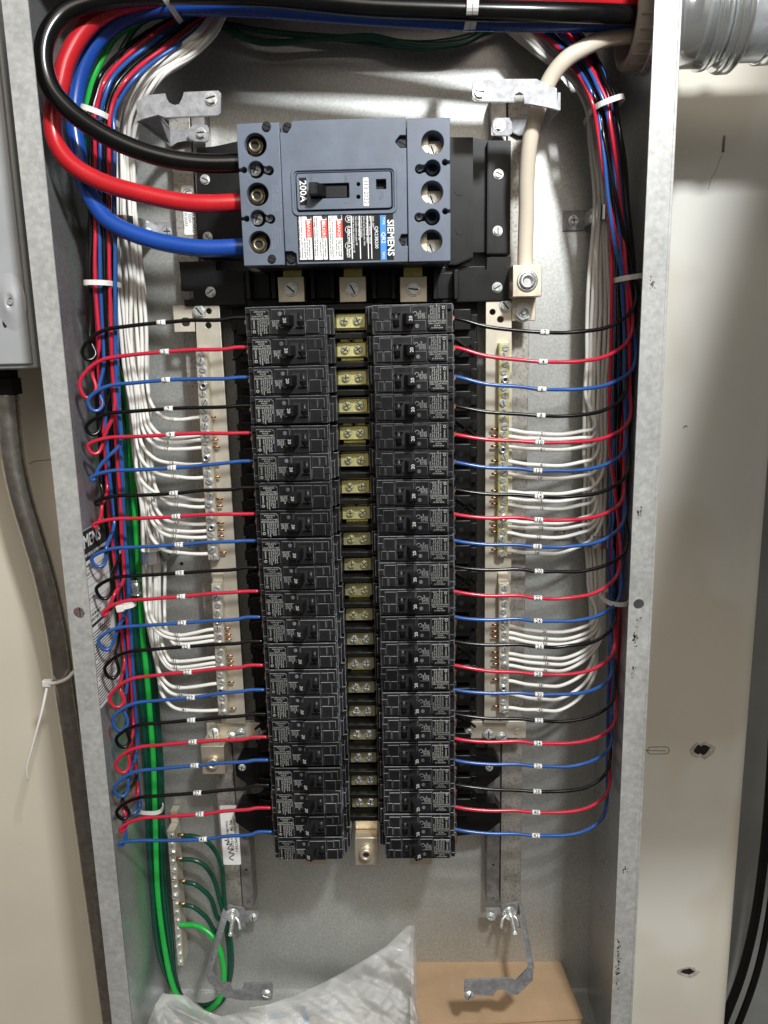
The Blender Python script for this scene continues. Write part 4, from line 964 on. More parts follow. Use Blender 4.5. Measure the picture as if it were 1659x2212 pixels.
WR = [(-10, 1010, 1060), (30, 1055, 1100), (61, 1097, 1131), (101, 1135, 1195), (135, 1183, 1215), (162, 1228, 1248), (217, 1263, 1282), (255, 1271, 1286), (384, 1282, 1303), (396, 1285, 1306), (463, 1288, 1308), (528, 1279, 1312), (627, 1272, 1315), (686, 1270, 1316), (809, 1266, 1310), (1015, 1263, 1307), (1107, 1261, 1306), (1173, 1264, 1306), (1253, 1272, 1307), (1345, 1277, 1307), (1421, 1281, 1302), (1500, 1285, 1298)]
wr = [(2, (1099, 928.5), (1169, 937), (1309, 918)), (4, (1099, 943), (1165, 948), (1308, 940)), (6, (1099, 965.5), (1168, 971), (1309, 954)), (8, (1099, 997), (1168, 1005), (1308, 982)), (10, (1100, 1025), (1164, 1033), (1306, 1017)), (12, (1099, 1062), (1164, 1066), (1306, 1045)), (14, (1099, 1077), (1165, 1082), (1306, 1058)), (16, (1099, 1090), (1168, 1098), (1306, 1074)),
      (18, (1099, 1125), (1166, 1129), (1306, 1099)), (20, (1099, 1138), (1167, 1141.4), (1306, 1121)), (22, (1099, 1151), (1162, 1160), (1306, 1131)), (24, (1099, 1189.5), (1158, 1195), (1304, 1150)), (26, (1100, 1353), (1174, 1364), (1304, 1338)), (28, (1100, 1367), (1177, 1380), (1304, 1352)), (30, (1100, 1378.5), (1175, 1391), (1303, 1364)), (32, (1100, 1412), (1176, 1421), (1303, 1380)), (34, (1101, 1424), (1179, 1434), (1300, 1390)), (36, (1101, 1437.6), (1176, 1448), (1298, 1400)), (38, (1101, 1471), (1166, 1481), (1293, 1432)), (40, (1101, 1499), (1163, 1510), (1290, 1455)), (42, (1102, 1529), (1166, 1534), (1288, 1475))]
for i, (n_, e, tg, bd) in enumerate(wr):
    col = (i % 6)/5.0; lay = i//6; dz = 44-lay*9; R_ = 1.85
    sp_ = bd[0]-tg[0]; dy = tg[1]-bd[1]
    low = i >= 12
    seq = [(e[0]-10, e[1]-1, SD+8), (e[0]+4, e[1], SD+9), ((e[0]+tg[0])/2, (e[1]*.5+tg[1]*.5)+1.5, SD+8), (tg[0]-9, tg[1]-.8, SD+6), (tg[0]+9, tg[1]+.6, SD+5)]
    a_, b__ = interp(WR, bd[1]-70); tx = a_+(b__-a_)*col
    ex = bd[0]-(12 if not low else 6)
    seq += [(tg[0]+sp_*.33, tg[1]+1, SD), (tg[0]+sp_*.62, tg[1]-dy*.30, SD-6), (tg[0]+sp_*.82, tg[1]-dy*.66-(3 if low else 0), SD-12), (tx*.4+ex*.6, bd[1]-18, SD-16), (tx, bd[1]-60, dz)]
    y = bd[1]-130
    while y > 75:
        a_, b__ = interp(WR, y); seq.append((a_+(b__-a_)*col+random.uniform(-2.2, 2.2), y, dz+random.uniform(-2, 2)-max(0, 200-y)*.1)); y -= 90 if y > 300 else 44
    for y in (31, -10): a_, b__ = interp(WR, y); seq += [(a_+(b__-a_)*col, y, dz-24)]
    p = pts3(seq, R_)
    root = empty('neutral_wire', p[0], 'white neutral wire tagged %d, %s from the top on right side' % (n_, RN[i]), 'wire', 'white neutral wires of the right side')
    m = MB(); m.tube(p, R_, 9, steps=4); m.build('insulation', m_wh, root)
    q = P(e[0]-24, e[1]-1, SD+9); m = MB(); m.cyl((q.x-6, SD+6, q.z), (1, 0, 0), 1.15, 6.5, 8); m.build('bare_end', m_copper, root)
    tag_on(root, p[3], p[4], n_, R_, True)

# ---- thick feeders
def feeder(seq, r, m, label, name='feeder_cable', cat='cable', group=None):
    p = pts3(seq, r); b = MB(); b.tube(p, r, 20, steps=7); o = b.build(name, m, origin=p[0]); return tag(o, label, cat, group)
feeder([(540, 352, 128), (516, 352, 130), (450, 353, 134), (380, 346, 138), (300, 325, 142), (220, 288, 145), (150, 238, 146), (108, 185, 146), (94, 130, 145), (103, 75, 142), (140, 28, 136), (215, 2, 130), (340, -12, 128), (560, -8, 130), (780, 13, 132), (1000, 22, 132), (1200, 27, 130), (1330, 31, 118), (1400, 34, 96), (1440, 35, 90)], 7.6, m_bk, 'thick black feeder cable looping outermost at upper left into main breaker')
feeder([(540, 437, 122), (516, 437.5, 124), (450, 440, 127), (397, 437, 128), (298, 417, 130), (215, 391, 130), (152, 352, 130), (120, 305, 128), (114, 250, 126), (130, 185, 124), (143, 132, 122), (174, 75, 118), (216, 33, 114), (270, 8, 108), (400, -14, 102), (700, -26, 102), (1000, -18, 104), (1200, -6, 106), (1330, 2, 100), (1400, 8, 92), (1440, 10, 88)], 7.4, m_frd, 'thick red feeder cable bending into the middle pole of main breaker')
feeder([(546, 533, 116), (519, 534, 118), (430, 536, 120), (314, 514, 120), (234, 476, 118), (198, 428, 114), (178, 380, 110), (168, 325, 106), (160, 262, 104), (165, 198, 102), (180, 142, 101), (208, 90, 100), (252, 49, 98), (314, 22, 96), (380, 15, 98), (548, 17, 104), (747, 31, 108), (978, 44, 112), (1150, 48, 112), (1290, 48, 104), (1400, 46, 84), (1440, 46, 80)], 7.3, m_fbl, 'thick blue feeder cable bending into the lowest pole of main breaker')
feeder([(1440, 66, 84), (1375, 74, 88), (1317, 81, 96), (1266, 101, 104), (1222, 129, 104), (1189, 170, 100), (1162, 237, 97), (1145, 305, 94), (1138, 384, 88), (1137, 462, 82), (1134.5, 540, 79), (1134.5, 590, 79)], 6.9, m_fwh, 'thick cream neutral feeder curving down to the large tan lug')
GP = [(900, -30, 60), (500, -10, 66), (330, 28, 74), (288, 53, 78), (251, 77, 82), (225, 116, 85), (203, 165, 87), (191, 215, 86), (186, 265, 84), (192, 420, 66), (215, 600, 50), (250, 780, 34), (274, 870, 28), (285, 1021, 26), (291, 1104, 25), (297, 1193, 25), (303, 1283, 25), (309, 1387, 26), (314, 1430, 28), (322, 1520, 30), (331, 1639, 32), (334, 1729, 34), (336, 1800, 34), (341, 1932, 34), (353, 2031, 36), (369, 2114, 40), (386, 2155, 44), (430, 2188, 50), (470, 2165, 52), (483, 2120, 50), (482, 2080, 46), (470, 2040, 42), (455, 2018, 38), (429, 2001, 34), (399, 1998, 30), (388, 1998, 30)]
feeder(GP, 3.15, m_gr, 'bright green ground wire running down the left side to the ground bar', 'ground_wire', 'wire')
gt = [(393, 1806), (390, 1857), (397, 1906), (396, 1955)]
gx = [(-16, 0), (-9, -4), (11, -6), (17, -10)]
for k in range(4):
    ox, od = gx[k]; ex, ey = gt[k]
    seq = [(1080, 60, 20), (940, 92+k*4, 16), (760, 82+k*2, 14), (560, 66, 14), (420, 40, 16), (320, 40, 20), (262, 110, 30), (236, 220, 30), (232, 420, 26), (246, 620, 22), (262+ox*.5, 800, 18)]
    seq += [(x+ox, y, max(6, d+od)) for x, y, d in GP[12:25]]
    seq += [(372+ox*.5, 2118, 34+od), (398, 2160, 36+od), (440+k*2, 2172+k*4, 42), (482+k*2, 2150, 44), (500-k*1.5, 2098, 42), (499-k*2, 2040, 40), (489-k*2.5, 1985, 38)]
    run = [(483.7-k*5, 1990-k*0), (482-k*5, 1935)]
    if k == 0: seq += [(484, 1935, 36), (476, 1860, 36), (447, 1818, 36), (415, 1806, 36)]
    if k == 1: seq += [(474, 1940, 36), (462, 1900, 36), (440, 1868, 37), (415, 1857, 37)]
    if k == 2: seq += [(472, 1985, 36), (455, 1940, 37), (430, 1916, 38), (415, 1908, 38)]
    if k == 3: seq += [(468, 2015, 38), (448, 1985, 38), (425, 1964, 38), (412, 1957, 38)]
    seq += [(ex, ey, 34)]
    p = pts3(seq, 2.6); root = empty('ground_wire', p[-1], 'dark green ground wire landing %s on the ground bar' % ['topmost', 'second from the top', 'third from the top', 'fourth from the top'][k], 'wire', 'dark green ground wires')
    b = MB(); b.tube(p, 2.6, 12, steps=5); b.build('insulation', m_dg, root)
    q = P(ex, ey, 36); b = MB(); b.cyl((q.x-5, 34, q.z), (1, 0, 0), 2.2, 8, 12); b.build('bare_end', m_copper, root)
# loose dark green wires crossing the top of the back plate
for k in range(2):
    feeder([(470, 50+k*6, 22), (560, 88+k*4, 20), (700, 84, 22), (800, 78+k*5, 24), (860, 90+k*5, 26), (930, 97+k*5, 26), (1000, 90+k*4, 26), (1045, 70, 24), (1090, 40, 20)], 2.6, m_dg, 'dark green wire sagging across the top of back plate, %s of the two' % ('upper', 'lower')[k], 'ground_wire', 'wire', 'dark green wires sagging at the top')

# ---- ground bar
a, c = P(363, 1790, 26), P(386, 2081, 26); a2, c2 = P(379, 1790, 26), P(398, 2081, 26)
gb = empty('ground_bar', ((a.x+c.x)/2, 0, c.z), 'tinned ground bar with green wires at lower left of the box', 'ground bar')
b = MB(); b.poly([(a.x, a.z), (a2.x, a2.z), (c2.x, c2.z), (c.x, c.z)], 8, 30, bev=.5); b.poly([(a.x, a.z+14), (a2.x, a2.z+14), (a2.x, a2.z+.4), (a.x, a.z+.4)], 2, 14, bev=.5); b.build('bar_body', m_tin, gb)
for k in range(16):
    t = (k+.6)/16; q = (a+(a2-a)*(.45 if k % 2 else .6))*(1-t)+(c+(c2-c)*.5)*t
    screw(gb, Vector((q.x, -30, q.z)), 4.2 if k % 5 == 2 else 3.2, 'slot', hexa=k % 5 == 2, washer=k % 5 == 2)

# ================================================================== CABLE TIES AND CLAMPS
def tie(px, py, d, wpx, dep, tilt, label, w=4.4, head=1, m=m_nylon):
    """strap round a bundle: centre pixel, bundle width in pixels, depth half-size mm, tilt deg"""
    c = P(px, py, d); r = (P(px+wpx/2, py, d)-P(px-wpx/2, py, d)).length/2
    T = Matrix.Rotation(math.radians(tilt), 3, 'Y')
    b = MB(); n = 32; v = []
    for off in (0, 1.1):
        for zz in (-w/2, w/2):
            for i in range(n):
                t = 2*math.pi*i/n; ca, sa = math.cos(t), math.sin(t)
                x = (r+off)*math.copysign(abs(ca)**.7, ca); y = -(dep+off)*math.copysign(abs(sa)**.7, sa)
                v.append(tuple(c+T @ Vector((x, y, zz))))
    f = []
    for i in range(n):
        j = (i+1) % n; f += [(i, j, n+j, n+i), (2*n+i, 3*n+i, 3*n+j, 2*n+j), (i, 2*n+i, 2*n+j, j), (n+i, n+j, 3*n+j, 3*n+i)]
    b.add(v, f, 0, False)
    root = empty('cable_tie', c, label, 'cable tie', 'white cable ties'); b.build('strap', m, root)
    if head:
        q = c+T @ Vector((head*(r-1), -dep-2, 0)); b = MB(); b.box(q.x-3.4, q.x+3.4, -q.y-2.5, -q.y+2.8, q.z-3.2, q.z+3.2, .8, rot=T); b.build('locking_head', m, root)
    return root
tie(217, 252, 99, 62, 22, 20, 'white cable tie round coloured wires at upper left, beside the white bundle tie', head=0)
tie(290, 212, 48, 64, 18, 9, 'white cable tie round the white wires at upper left', head=0)
tie(222, 614, 99, 58, 22, 2, 'white cable tie round the left coloured wires below the blue feeder', head=0)
tie(1309, 230, 86, 66, 20, -17, 'white cable tie round coloured wires at upper right, larger than the one below', head=0)
tie(1279, 256, 34, 24, 16, -12, 'small white cable tie on the white wires at upper right', head=-1)
tie(1355, 602, 88, 54, 22, -7, 'white cable tie round the right coloured wires beside the large tan lug', head=0)
tie(1325, 1290, 84, 48, 22, 3, 'faint white cable tie round the right wires beside wire tagged 22', head=0)
tie(277, 1306, 114, 27, 6, -10, 'white cable tie with its square head under the wire tagged 21', head=-1)
tie(327, 1746, 34, 46, 9, 2, 'white cable tie round the green wires above the wire tagged 39', head=0)
tie(368, 12, 112, 32, 26, 60, 'white cable tie round the feeders at top left', head=0)
tie(1010, 22, 120, 60, 22, 92, 'white cable tie round the feeders at top centre, left one of the pair', head=0)
tie(1023, 22, 120, 60, 22, 92, 'white cable tie round the feeders at top centre, right one of the pair', head=0)
def clamp(px, py, wpx, d, tabside, label, tw=30):
    c = P(px, py, d*.7); dep = d; r = (P(px+wpx/2, py, d*.6)-P(px-wpx/2, py, d*.6)).length/2
    root = empty('pipe_clamp', c, label, 'clamp', 'steel pipe clamps over the white wires')
    b = MB(); v = []; n = 20; w = 6.5
    for off in (0, 1.3):
        for zz in (-w, w):
            for i in range(n+1):
                t = math.pi*i/n; ca, sa = math.cos(t), math.sin(t)
                v.append((c.x+(r+off)*math.copysign(abs(ca)**.6, ca), -(dep+off)*abs(sa)**.6, c.z+zz))
    k = n+1; f = []
    for i in range(n): f += [(i, i+1, k+i+1, k+i), (2*k+i, 3*k+i, 3*k+i+1, 2*k+i+1), (i, 2*k+i, 2*k+i+1, i+1), (k+i, k+i+1, 3*k+i+1, 3*k+i)]
    b.add(v, f, 0, False)
    b.build('clamp_band', m_chrome, root)
    e = c.x+tabside*r; T = MB(); T.box(min(e, e+tabside*22), max(e, e+tabside*22), .3, 2.2, c.z-9.5, c.z+9.5, .4); T.build('mounting_tab', m_bracket, root)
    screw(root, Vector((e+tabside*12, -2.2, c.z)), 5.2, 'cross')
    return root
clamp(272, 488, 66, 68, 1, 'steel pipe clamp holding the left white wires beside the blue feeder')
clamp(335, 1195, 58, 66, 1, 'steel pipe clamp holding the left white wires beside wire tagged 17')
clamp(1306, 463, 46, 52, -1, 'steel pipe clamp holding the right white wires at upper right')
clamp(1290, 1163, 64, 52, -1, 'steel pipe clamp holding the right white wires above wire tagged 18')
a, c = P(287, 1248, 20), P(312, 1281, 20); b = MB(); 
cl = empty('pipe_clamp', ((a.x+c.x)/2, 0, c.z), 'small bright clamp on the green wire beside the wire tagged 19', 'clamp')
b.cyl((a.x+5, 25, c.z), (0, 0, 1), 5.6, a.z-c.z, 24); b.cyl((a.x+5, 25, c.z), (0, 0, 1), 6.4, 1.6, 24); b.cyl((a.x+5, 25, a.z-1.6), (0, 0, 1), 6.4, 1.6, 24); b.build('clamp_band', m_chrome, cl)
b = MB(); b.box(a.x+6, c.x+3, 0, 24, c.z+2, a.z-2); b.build('clamp_foot', m_chrome, cl)

# ================================================================== TRIM BRACKETS
def bracket(front, fd, strap4, sd, foot, fdp, screws, label, hookholes=(), tabs=()):
    """front plate outline px at depth fd; strap quad: two px at fd, two px at sd; foot outline px at fdp"""
    q = [P(x, y, fd) for x, y in front]; root = empty('trim_bracket', P(*foot[0], fdp), label, 'bracket', 'bent steel brackets for the front trim')
    b = MB(); b.poly([(v.x, v.z) for v in q], fd-2.2, fd, bev=.5)
    c = [P(x, y, dd) for (x, y), dd in zip(strap4, (fd-.3, fd-.3, sd, sd))]; n = (c[1]-c[0]).cross(c[2]-c[1]).normalized()*2.2
    b.add([tuple(v) for v in c]+[tuple(v+n) for v in c], [(0, 1, 2, 3), (7, 6, 5, 4), (0, 1, 5, 4), (1, 2, 6, 5), (2, 3, 7, 6), (3, 0, 4, 7)])
    q = [P(x, y, fdp) for x, y in foot]; b.poly([(v.x, v.z) for v in q], fdp-2.2, fdp, bev=.5)
    b.build('bent_plate', m_bracket, root)
    for x, y, dd, r in screws: screw(root, P(x, y, dd), r, 'slot')
    for t in tabs:
        q = [P(x, y, t[1]) for x, y in t[0]]; b = MB(); b.poly([(v.x, v.z) for v in q], t[1]-2.2, t[1], bev=.5); b.build('screw_tab', m_bracket, root)
    return root
bracket([cA(*p) for p in ((887, 665), (960, 620), (1078, 608), (1088, 650), (1105, 675), (1140, 690), (1172, 684), (1188, 655), (1200, 600), (1425, 590), (1443, 610), (1440, 740), (1420, 756), (1075, 770), (1035, 745), (900, 790))], 108,
        [cA(895, 790), cA(1035, 750), cA(1112, 842), cA(1112, 955)], 34, [cA(*p) for p in ((1110, 842), (1225, 850), (1240, 860), (1240, 920), (1160, 925), (1130, 950), (1110, 955))], 34,
        [(*cA(1380, 645), 108, 6.0), (*cA(1315, 872), 44, 5.6)], 'bent steel bracket at upper left beside the white bundle', tabs=[([cA(*p) for p in ((1228, 850), (1262, 812), (1350, 815), (1364, 840), (1360, 915), (1345, 928), (1270, 925), (1232, 905))], 44)])
cTR = lambda x, y: ((1700+x/1.659)*.54861, (420+y/1.659)*.54861)
bracket([(1020, 176), (1026, 170), (1160, 170), (1172, 178), (1203, 190), (1206, 238), (1165, 228), (1133, 224), (1131, 202), (1122, 197), (1112, 202), (1110, 221), (1024, 220), (1020, 214)], 124,
        [(1205, 200), (1205, 238), (1155, 296), (1150, 262)], 34, [(1105, 252), (1155, 256), (1158, 290), (1120, 293), (1105, 285)], 30,
        [(1036, 200, 124, 6.2), (1079, 271, 46, 5.6)], 'bent steel bracket at upper right with the cream feeder passing behind', tabs=[([(1064, 262), (1070, 254), (1100, 254), (1106, 264), (1106, 288), (1098, 294), (1070, 293), (1064, 286)], 46)])
bracket([cG(*p) for p in ((850, 1215), (868, 1190), (945, 1280), (1003, 1282), (1020, 1330), (1085, 1325), (1100, 1282), (1270, 1280), (1284, 1300), (1280, 1385), (1265, 1396), (1080, 1392), (960, 1372), (860, 1270))], 118,
        [cG(852, 1225), cG(885, 1200), cG(1005, 800), cG(975, 775)], 34, [cG(*p) for p in ((965, 785), (990, 772), (1090, 790), (1105, 810), (1105, 900), (1085, 925), (1070, 870), (990, 850))], 34,
        [(*cG(1243, 1348), 118, 5.2), (*cG(1155, 850), 30, 5.2)], 'bent steel bracket at lower left over the green wires', tabs=[([cG(*p) for p in ((1095, 815), (1185, 810), (1195, 830), (1190, 880), (1110, 885), (1095, 870))], 30)])
br = bracket([cB(*p) for p in ((870, 775), (1120, 765), (1150, 778), (1215, 708), (1245, 700), (1243, 775), (1160, 855), (1102, 853), (1085, 822), (1045, 825), (1025, 862), (880, 850), (868, 835))], 118,
        [cB(1245, 700), cB(1215, 712), cB(1165, 352), cB(1185, 365)], 34, [cB(*p) for p in ((1070, 365), (1165, 350), (1185, 365), (1170, 420), (1130, 415), (1075, 405))], 34,
        [(*cB(895, 855), 118, 5.4), (*cB(1012, 425), 30, 5.2)], 'bent steel bracket at lower right above the cardboard box', tabs=[([cB(*p) for p in ((985, 385), (1060, 385), (1075, 365), (1080, 400), (1045, 410), (1040, 450), (1000, 455), (983, 430))], 30)])
# threaded studs with wing nuts
for px, py, lb in ((503, 1971, 'left'), (1099, 1967, 'right')):
    q = P(px, py, 36); root = empty('wing_nut', q, 'wing nut on a threaded stud below %s channel' % lb, 'wing nut', 'wing nuts on threaded studs')
    b = MB(); b.tube([q+Vector((0, 2, 2)), q+Vector((2, -16, -2)), q+Vector((3, -30, -5))], 2.3, 12); b.build('threaded_stud', m_steel, root)
    b = MB(); b.cyl((q.x, 38, q.z), (0.1, -1, -.1), 8, 2, 20); b.cyl((q.x, 40, q.z), (0.1, -1, -.1), 4.6, 6, 16); b.build('nut', m_steel, root)
    for s in (-1, 1):
        b = MB(); b.tube([q+Vector((s*3, -6, 0)), q+Vector((s*8, -9, -4)), q+Vector((s*10, -13, -12))], 1.9, 8); b.build('wing', m_steel, root)

# ================================================================== CONDUITS AND NEIGHBOURS
# right conduit through the side wall
cz0 = P(1400, 32, 84).z; cd = 84
cc_ = P(1388, 45, 84)
zc = P(1420, 36, 84).z
root = empty('conduit_bushing', (X1-8, -84, zc), 'ribbed grey brown bushing where the feeders leave the box', 'bushing')
b = MB(); b.ring((X1-1, 84, zc), (-1, 0, 0), 40, 33, 17, 48)
for k in range(24):
    t = 2*math.pi*k/24; b.box(X1-16, X1-4, 84+40*math.sin(t)-1, 84+40*math.sin(t)+1, zc+40*math.cos(t)-1, zc+40*math.cos(t)+1, .2, rot=Matrix.Rotation(t, 3, 'X'))
b.build('ribbed_ring', m_bush, root)
b = MB(); b.ring((X1-.2, 84, zc), (-1, 0, 0), 44, 38, 4, 40); b.build('locknut', m_steel, root)
root = empty('conduit_connector', (X1+30, -84, zc), 'shiny compression connector joining the box to large conduit', 'connector')
b = MB()
for x0, x1, r0, r1 in ((1.7, 8, 42, 42), (8, 46, 40, 40), (46, 50, 42.5, 42.5), (50, 60, 42.5, 38), (60, 64, 43, 45), (64, 72, 45, 45), (72, 76, 45, 41)): b.cyl((X1+x0, 84, zc), (1, 0, 0), r0, x1-x0, 40, r2=r1)
b.build('collar', m_chrome, root)
b = MB(); b.cyl((X1+76, 84, zc), (1, 0, 0), 36.5, 320, 48); o = b.build('large_conduit', m_pipe, origin=(X1+76, -84, zc)); tag(o, 'large bright steel conduit leaving to the right at the top', 'conduit')
q = P(1640, 128, 84); b = MB(); b.ring((q.x, 84, zc), (1, 0, 0), 39, 36.6, 12, 40); o = b.build('conduit_strap', m_chrome, origin=(q.x, -84, zc)); tag(o, 'bright strap round the large conduit at the photo edge', 'strap')
# left conduit
CDL = 20
cp = [(14, 846, CDL), (18, 900, CDL), (30, 1000, CDL), (48, 1080, CDL), (72, 1160, CDL), (98, 1250, CDL), (124, 1370, CDL), (141, 1490, CDL), (158, 1600, CDL), (178, 1740, CDL), (200, 1900, CDL), (222, 2060, CDL), (246, 2240, CDL), (262, 2360, CDL)]
p = [P(*c) for c in cp]; b = MB(); b.tube(p, 11.6, 26, steps=6); o = b.build('bent_conduit', m_emt, origin=p[0]); tag(o, 'bent steel conduit running down the left wall beside the box', 'conduit')
q = P(14, 832, CDL); b = MB(); b.cyl((q.x, CDL, q.z-9), (0, 0, 1), 15, 16, 8, smooth=False); b.cyl((q.x, CDL, q.z+7), (0, 0, 1), 12, 8, 18); o = b.build('conduit_fitting', m_dark, origin=q); tag(o, 'black hexagonal fitting joining the bent conduit to grey enclosure', 'fitting')
# tie with long tail on the conduit
q = P(132, 1476, CDL+8)
root = empty('cable_tie', q, 'white cable tie with a long dangling tail on the bent conduit', 'cable tie')
pp = [P(100, 1477, CDL+9), P(115, 1476, CDL+13), P(132, 1472, CDL+14), P(147, 1464, CDL+12), P(160, 1450, CDL+6)]
b = MB(); b.tube(pp, 2.0, 8); b.build('strap', m_nylon, root)
q = P(101, 1478, CDL+12); b = MB(); b.box(q.x-5, q.x+5, CDL+6, CDL+13, q.z-3.4, q.z+4, .9); b.build('locking_head', m_nylon, root)
pp = [P(102, 1482, CDL+9), P(92, 1530, CDL+18), P(80, 1575, CDL+24), P(68, 1620, CDL+28), P(58, 1660, CDL+30), P(60, 1685, CDL+30)]
b = MB(); b.tube(pp, 1.5, 8, rmod=lambda t: 1.1-.7*t); b.build('tail', m_nylon, root)
pp = [P(45, 1700, 0), P(25, 1790, 0), P(4, 1850, 0)]
# grey enclosure, upper left
E1 = 96
q = [P(x, y, E1) for x, y in ((-70, 40), (8, 70), (43, 384), (72, 640), (86, 780), (-40, 812))]
root = empty('grey_enclosure', q[4], 'grey painted steel enclosure cut off at upper left edge of the photo', 'enclosure')
xr = P(70, 700, E1).x; zbt = P(60, 796, E1).z
b = MB(); b.box(xr-260, xr, WZ, E1, zbt, 420, 2.5); b.build('enclosure_box', m_grey, root)
b = MB(); b.box(xr-262, xr-3, E1+.3, E1+3.5, zbt+4, 424, 1.5); b.build('cover', m_grey, root)
q = P(38, 652, E1+4)
b = MB(); n = 24; rings = [(17, 0), (15, .6), (11, 2.2), (7, 4.2), (5.2, 4.8), (4.2, 4.0), (2.5, 2.6)]
v = []
for rr, hh in rings:
    for i in range(n):
        t = 2*math.pi*i/n; v.append((q.x-6+rr*.8*math.cos(t), -(E1+3.5+hh*.8), q.z+rr*1.5*math.sin(t)))
b.add(v, [(k*n+i, k*n+(i+1) % n, (k+1)*n+(i+1) % n, (k+1)*n+i) for k in range(len(rings)-1) for i in range(n)], 0, True)
b.build('dimple', m_grey, root)
MB().cyl((q.x-6, E1+5.8, q.z), (0, -1, 0), 2.6, 1.4, 14).build('screw', m_steel, root)
q = P(10, 698, E1+4); b = MB(); b.poly([(q.x+2.2*math.cos(t), q.z+4.2*math.sin(t)) for t in [k*.4488 for k in range(14)]], E1+3.5, E1+3.7); b.build('small_hole', m_dark, root)
# black cables at the lower right corner
for k, seq in enumerate(([(1672, 1560, -110), (1662, 1720, -110), (1650, 1850, -110), (1630, 1990, -110), (1600, 2110, -110), (1560, 2215, -110), (1530, 2300, -110)], [(1690, 1760, -105), (1672, 1900, -105), (1655, 2010, -105), (1635, 2100, -105), (1600, 2200, -105), (1560, 2290, -105)])):
    p = [P(*s) for s in seq]; b = MB(); b.tube(p, 6 if k == 0 else 4.5, 14); tag(b.build('black_cable', m_bk, origin=p[0]), 'black cable hanging at lower right corner, %s of the two' % ('longer', 'shorter')[k], 'cable', 'black cables at lower right')

# added flat blocker out of view on the right, shaped to cast the slanted wall shadow
L_ = Vector((400, -1083, 684)); w0 = Vector((486, 60, 330)); w3 = Vector((288, 60, -700))
e0, e1 = L_+(w0-L_)*.52, L_+(w3-L_)*.52
b = MB(); c = [e0, e0+Vector((420, 0, 0)), e1+Vector((420, 0, 0)), e1]
b.add([tuple(v) for v in c]+[tuple(v+Vector((0, 18, 0))) for v in c], [(0, 1, 2, 3), (7, 6, 5, 4), (0, 1, 5, 4), (1, 2, 6, 5), (2, 3, 7, 6), (3, 0, 4, 7)])
o = b.build('shadow_blocker', m_cab, origin=e1); tag(o, 'unseen grey blocker added beyond the right edge to shade the cream wall', 'board')

# ================================================================== BOTTOM: cardboard box and plastic bag
zc_ = -764
bl = PZ(880, 2068, zc_); br_ = PZ(1197, 2046, zc_); fr = PZ(1257, 2196, zc_); fl = PZ(905, 2216, zc_)
fl.x = bl.x+6
root = empty('cardboard_box', ((bl.x+br_.x)/2, (bl.y+fr.y)/2, ZB), 'brown cardboard box lying in bottom right of the panel box', 'box')
def slab(b, c4, z0, z1):
    v = [(c.x, c.y, z0) for c in c4]+[(c.x, c.y, z1) for c in c4]
    vs, fs = b.add(v, [(0, 1, 2, 3), (7, 6, 5, 4), (0, 1, 5, 4), (1, 2, 6, 5), (2, 3, 7, 6), (3, 0, 4, 7)])
    bmesh.ops.bevel(b.bm, geom=list({e for f in fs for e in f.edges}), offset=1.0, segments=2, affect='EDGES')
b = MB(); slab(b, [bl, br_, fr, fl], ZB+.5, zc_-3); b.build('carton', m_card, root)
b = MB(); slab(b, [bl+Vector((-1, -1, 0)), br_+Vector((1.5, -1, 0)), fr+Vector((1.5, -1.5, 0)), fl+Vector((-1, -1.5, 0))], zc_-2.8, zc_); b.build('lid', m_card, root)
b = MB()
top = [(318, 2215, 90), (335, 2170, 84), (352, 2146, 78), (398, 2150, 74), (440, 2182, 74), (478, 2196, 76), (520, 2184, 78), (570, 2172, 80), (640, 2150, 82), (700, 2122, 84), (745, 2098, 86), (790, 2072, 86), (835, 2044, 84), (862, 2018, 82), (880, 2000, 80), (889, 1998, 80), (894, 2008, 82), (888, 2050, 90), (886, 2100, 100), (893, 2160, 108), (905, 2216, 112)]
# resample outline
res_ = []
for (x, y, d), (x2, y2, d2) in zip(top, top[1:]):
    for k in range(9): t = k/9; res_.append((x+(x2-x)*t, y+(y2-y)*t, d+(d2-d)*t))
res_.append(top[-1]); random.seed(5)
from mathutils import noise as mn
rows = 110; v = []
for j in range(rows):
    t = j/(rows-1)
    for (x, y, d) in res_:
        bx = 330+(x-318)/(905-318)*575; px = x+(bx-x)*min(1, t*1.4); py = y+(2290-y)*t
        w1 = px*.8+py*.6; w2 = py*.8-px*.6
        nv = mn.noise(Vector((w1*.006, w2*.016, 1.3))); nv2 = abs(mn.noise(Vector((w1*.008, w2*.032, 4.1)))); nv3 = abs(mn.noise(Vector((w2*.016, w1*.05, 9.1))))
        q_ = Vector((w1*.010+nv*.5, w2*.030+nv2*.6, 3.0)); f_ = mn.voronoi(q_)[0]; g_ = mn.voronoi(q_*2.3+Vector((5, 1, 0)))[0]
        dd = d+30*math.sin(min(1, t*1.3)*1.57)+(nv*20-f_[0]*26-g_[0]*9-nv3*5+14)*min(1, t*6)
        v.append(tuple(P(px, py, max(8, dd))))
n = len(res_)
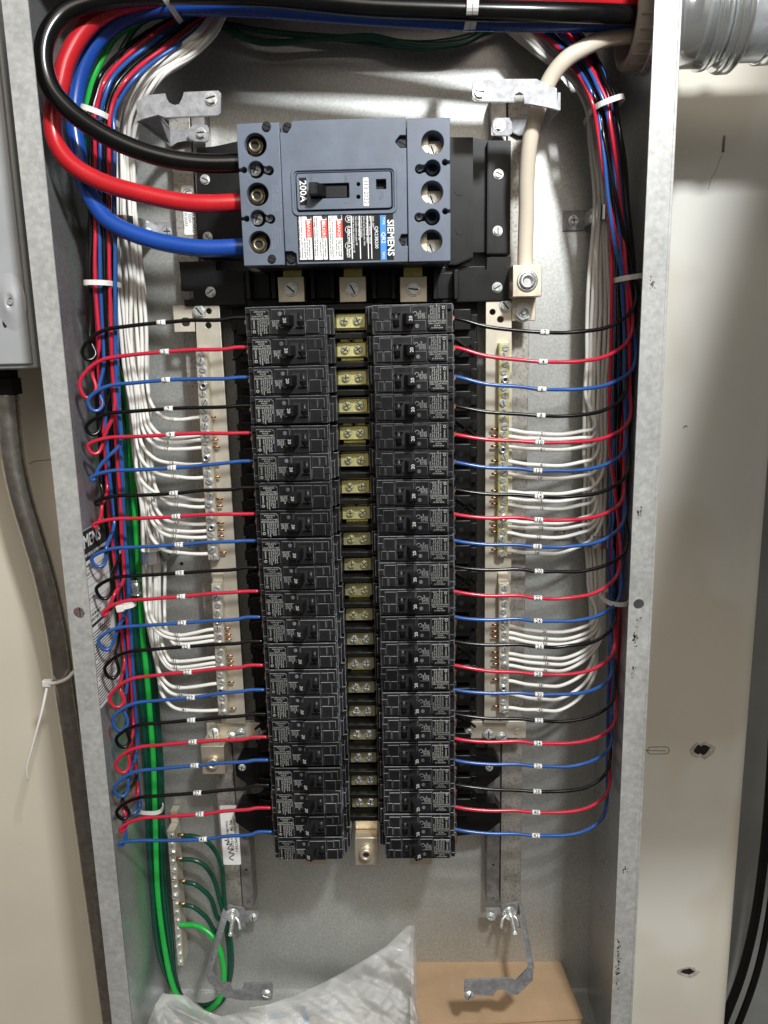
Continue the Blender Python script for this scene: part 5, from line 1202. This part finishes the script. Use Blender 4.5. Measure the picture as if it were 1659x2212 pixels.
b.add(v, [(j*n+i, j*n+i+1, (j+1)*n+i+1, (j+1)*n+i) for j in range(rows-1) for i in range(n-1)], 0, True)
# the back layer of the bag
v = []
for j in range(rows):
    t = j/(rows-1)
    for (x, y, d) in res_:
        bx = 330+(x-318)/(905-318)*575; px = x+(bx-x)*min(1, t*1.4)+6; py = y+(2290-y)*t+1
        nv = mn.noise(Vector((px*.018, py*.02, 7.3))); nv2 = abs(mn.noise(Vector((px*.03+py*.02, py*.02, 14.1))))
        dd = d-30*math.sin(min(1, t*1.3)*1.57)+(nv*18-nv2*20)*min(1, t*4); v.append(tuple(P(px, py, max(6, dd))))
b.add(v, [(j*n+i, j*n+i+1, (j+1)*n+i+1, (j+1)*n+i) for j in range(rows-1) for i in range(n-1)], 0, True)
root = empty('plastic_bag', P(600, 2212, 60), 'crumpled clear plastic bag heaped at bottom left of cardboard box', 'bag')
b.build('film', m_bag, root)

# folded papers inside the bag
b = MB()
q = [PZ(540, 2188, -792), PZ(770, 2150, -792), PZ(800, 2260, -792), PZ(560, 2300, -792)]
b.add([tuple(v) for v in q]+[tuple(v+Vector((0, 0, 7))) for v in q], [(0, 1, 2, 3), (7, 6, 5, 4), (0, 1, 5, 4), (1, 2, 6, 5), (2, 3, 7, 6), (3, 0, 4, 7)])
root = empty('paper_packet', q[0], 'white folded papers with blue marks lying inside the clear plastic bag', 'papers')
b.build('sheets', m_paper, root)
b = MB()
for u0, u1, v0, v1 in ((.15, .3, .2, .3), (.45, .5, .15, .45), (.6, .85, .3, .36), (.2, .4, .5, .56)):
    w = [q[0]+(q[1]-q[0])*u+(q[3]-q[0])*t+Vector((0, 0, 7.4)) for u, t in ((u0, v0), (u1, v0), (u1, v1), (u0, v1))]
    b.add([tuple(x) for x in w]+[tuple(x+Vector((0, 0, .2))) for x in w], [(0, 1, 2, 3), (7, 6, 5, 4), (0, 1, 5, 4), (1, 2, 6, 5), (2, 3, 7, 6), (3, 0, 4, 7)])
b.build('printed_marks', m_cyan, root)
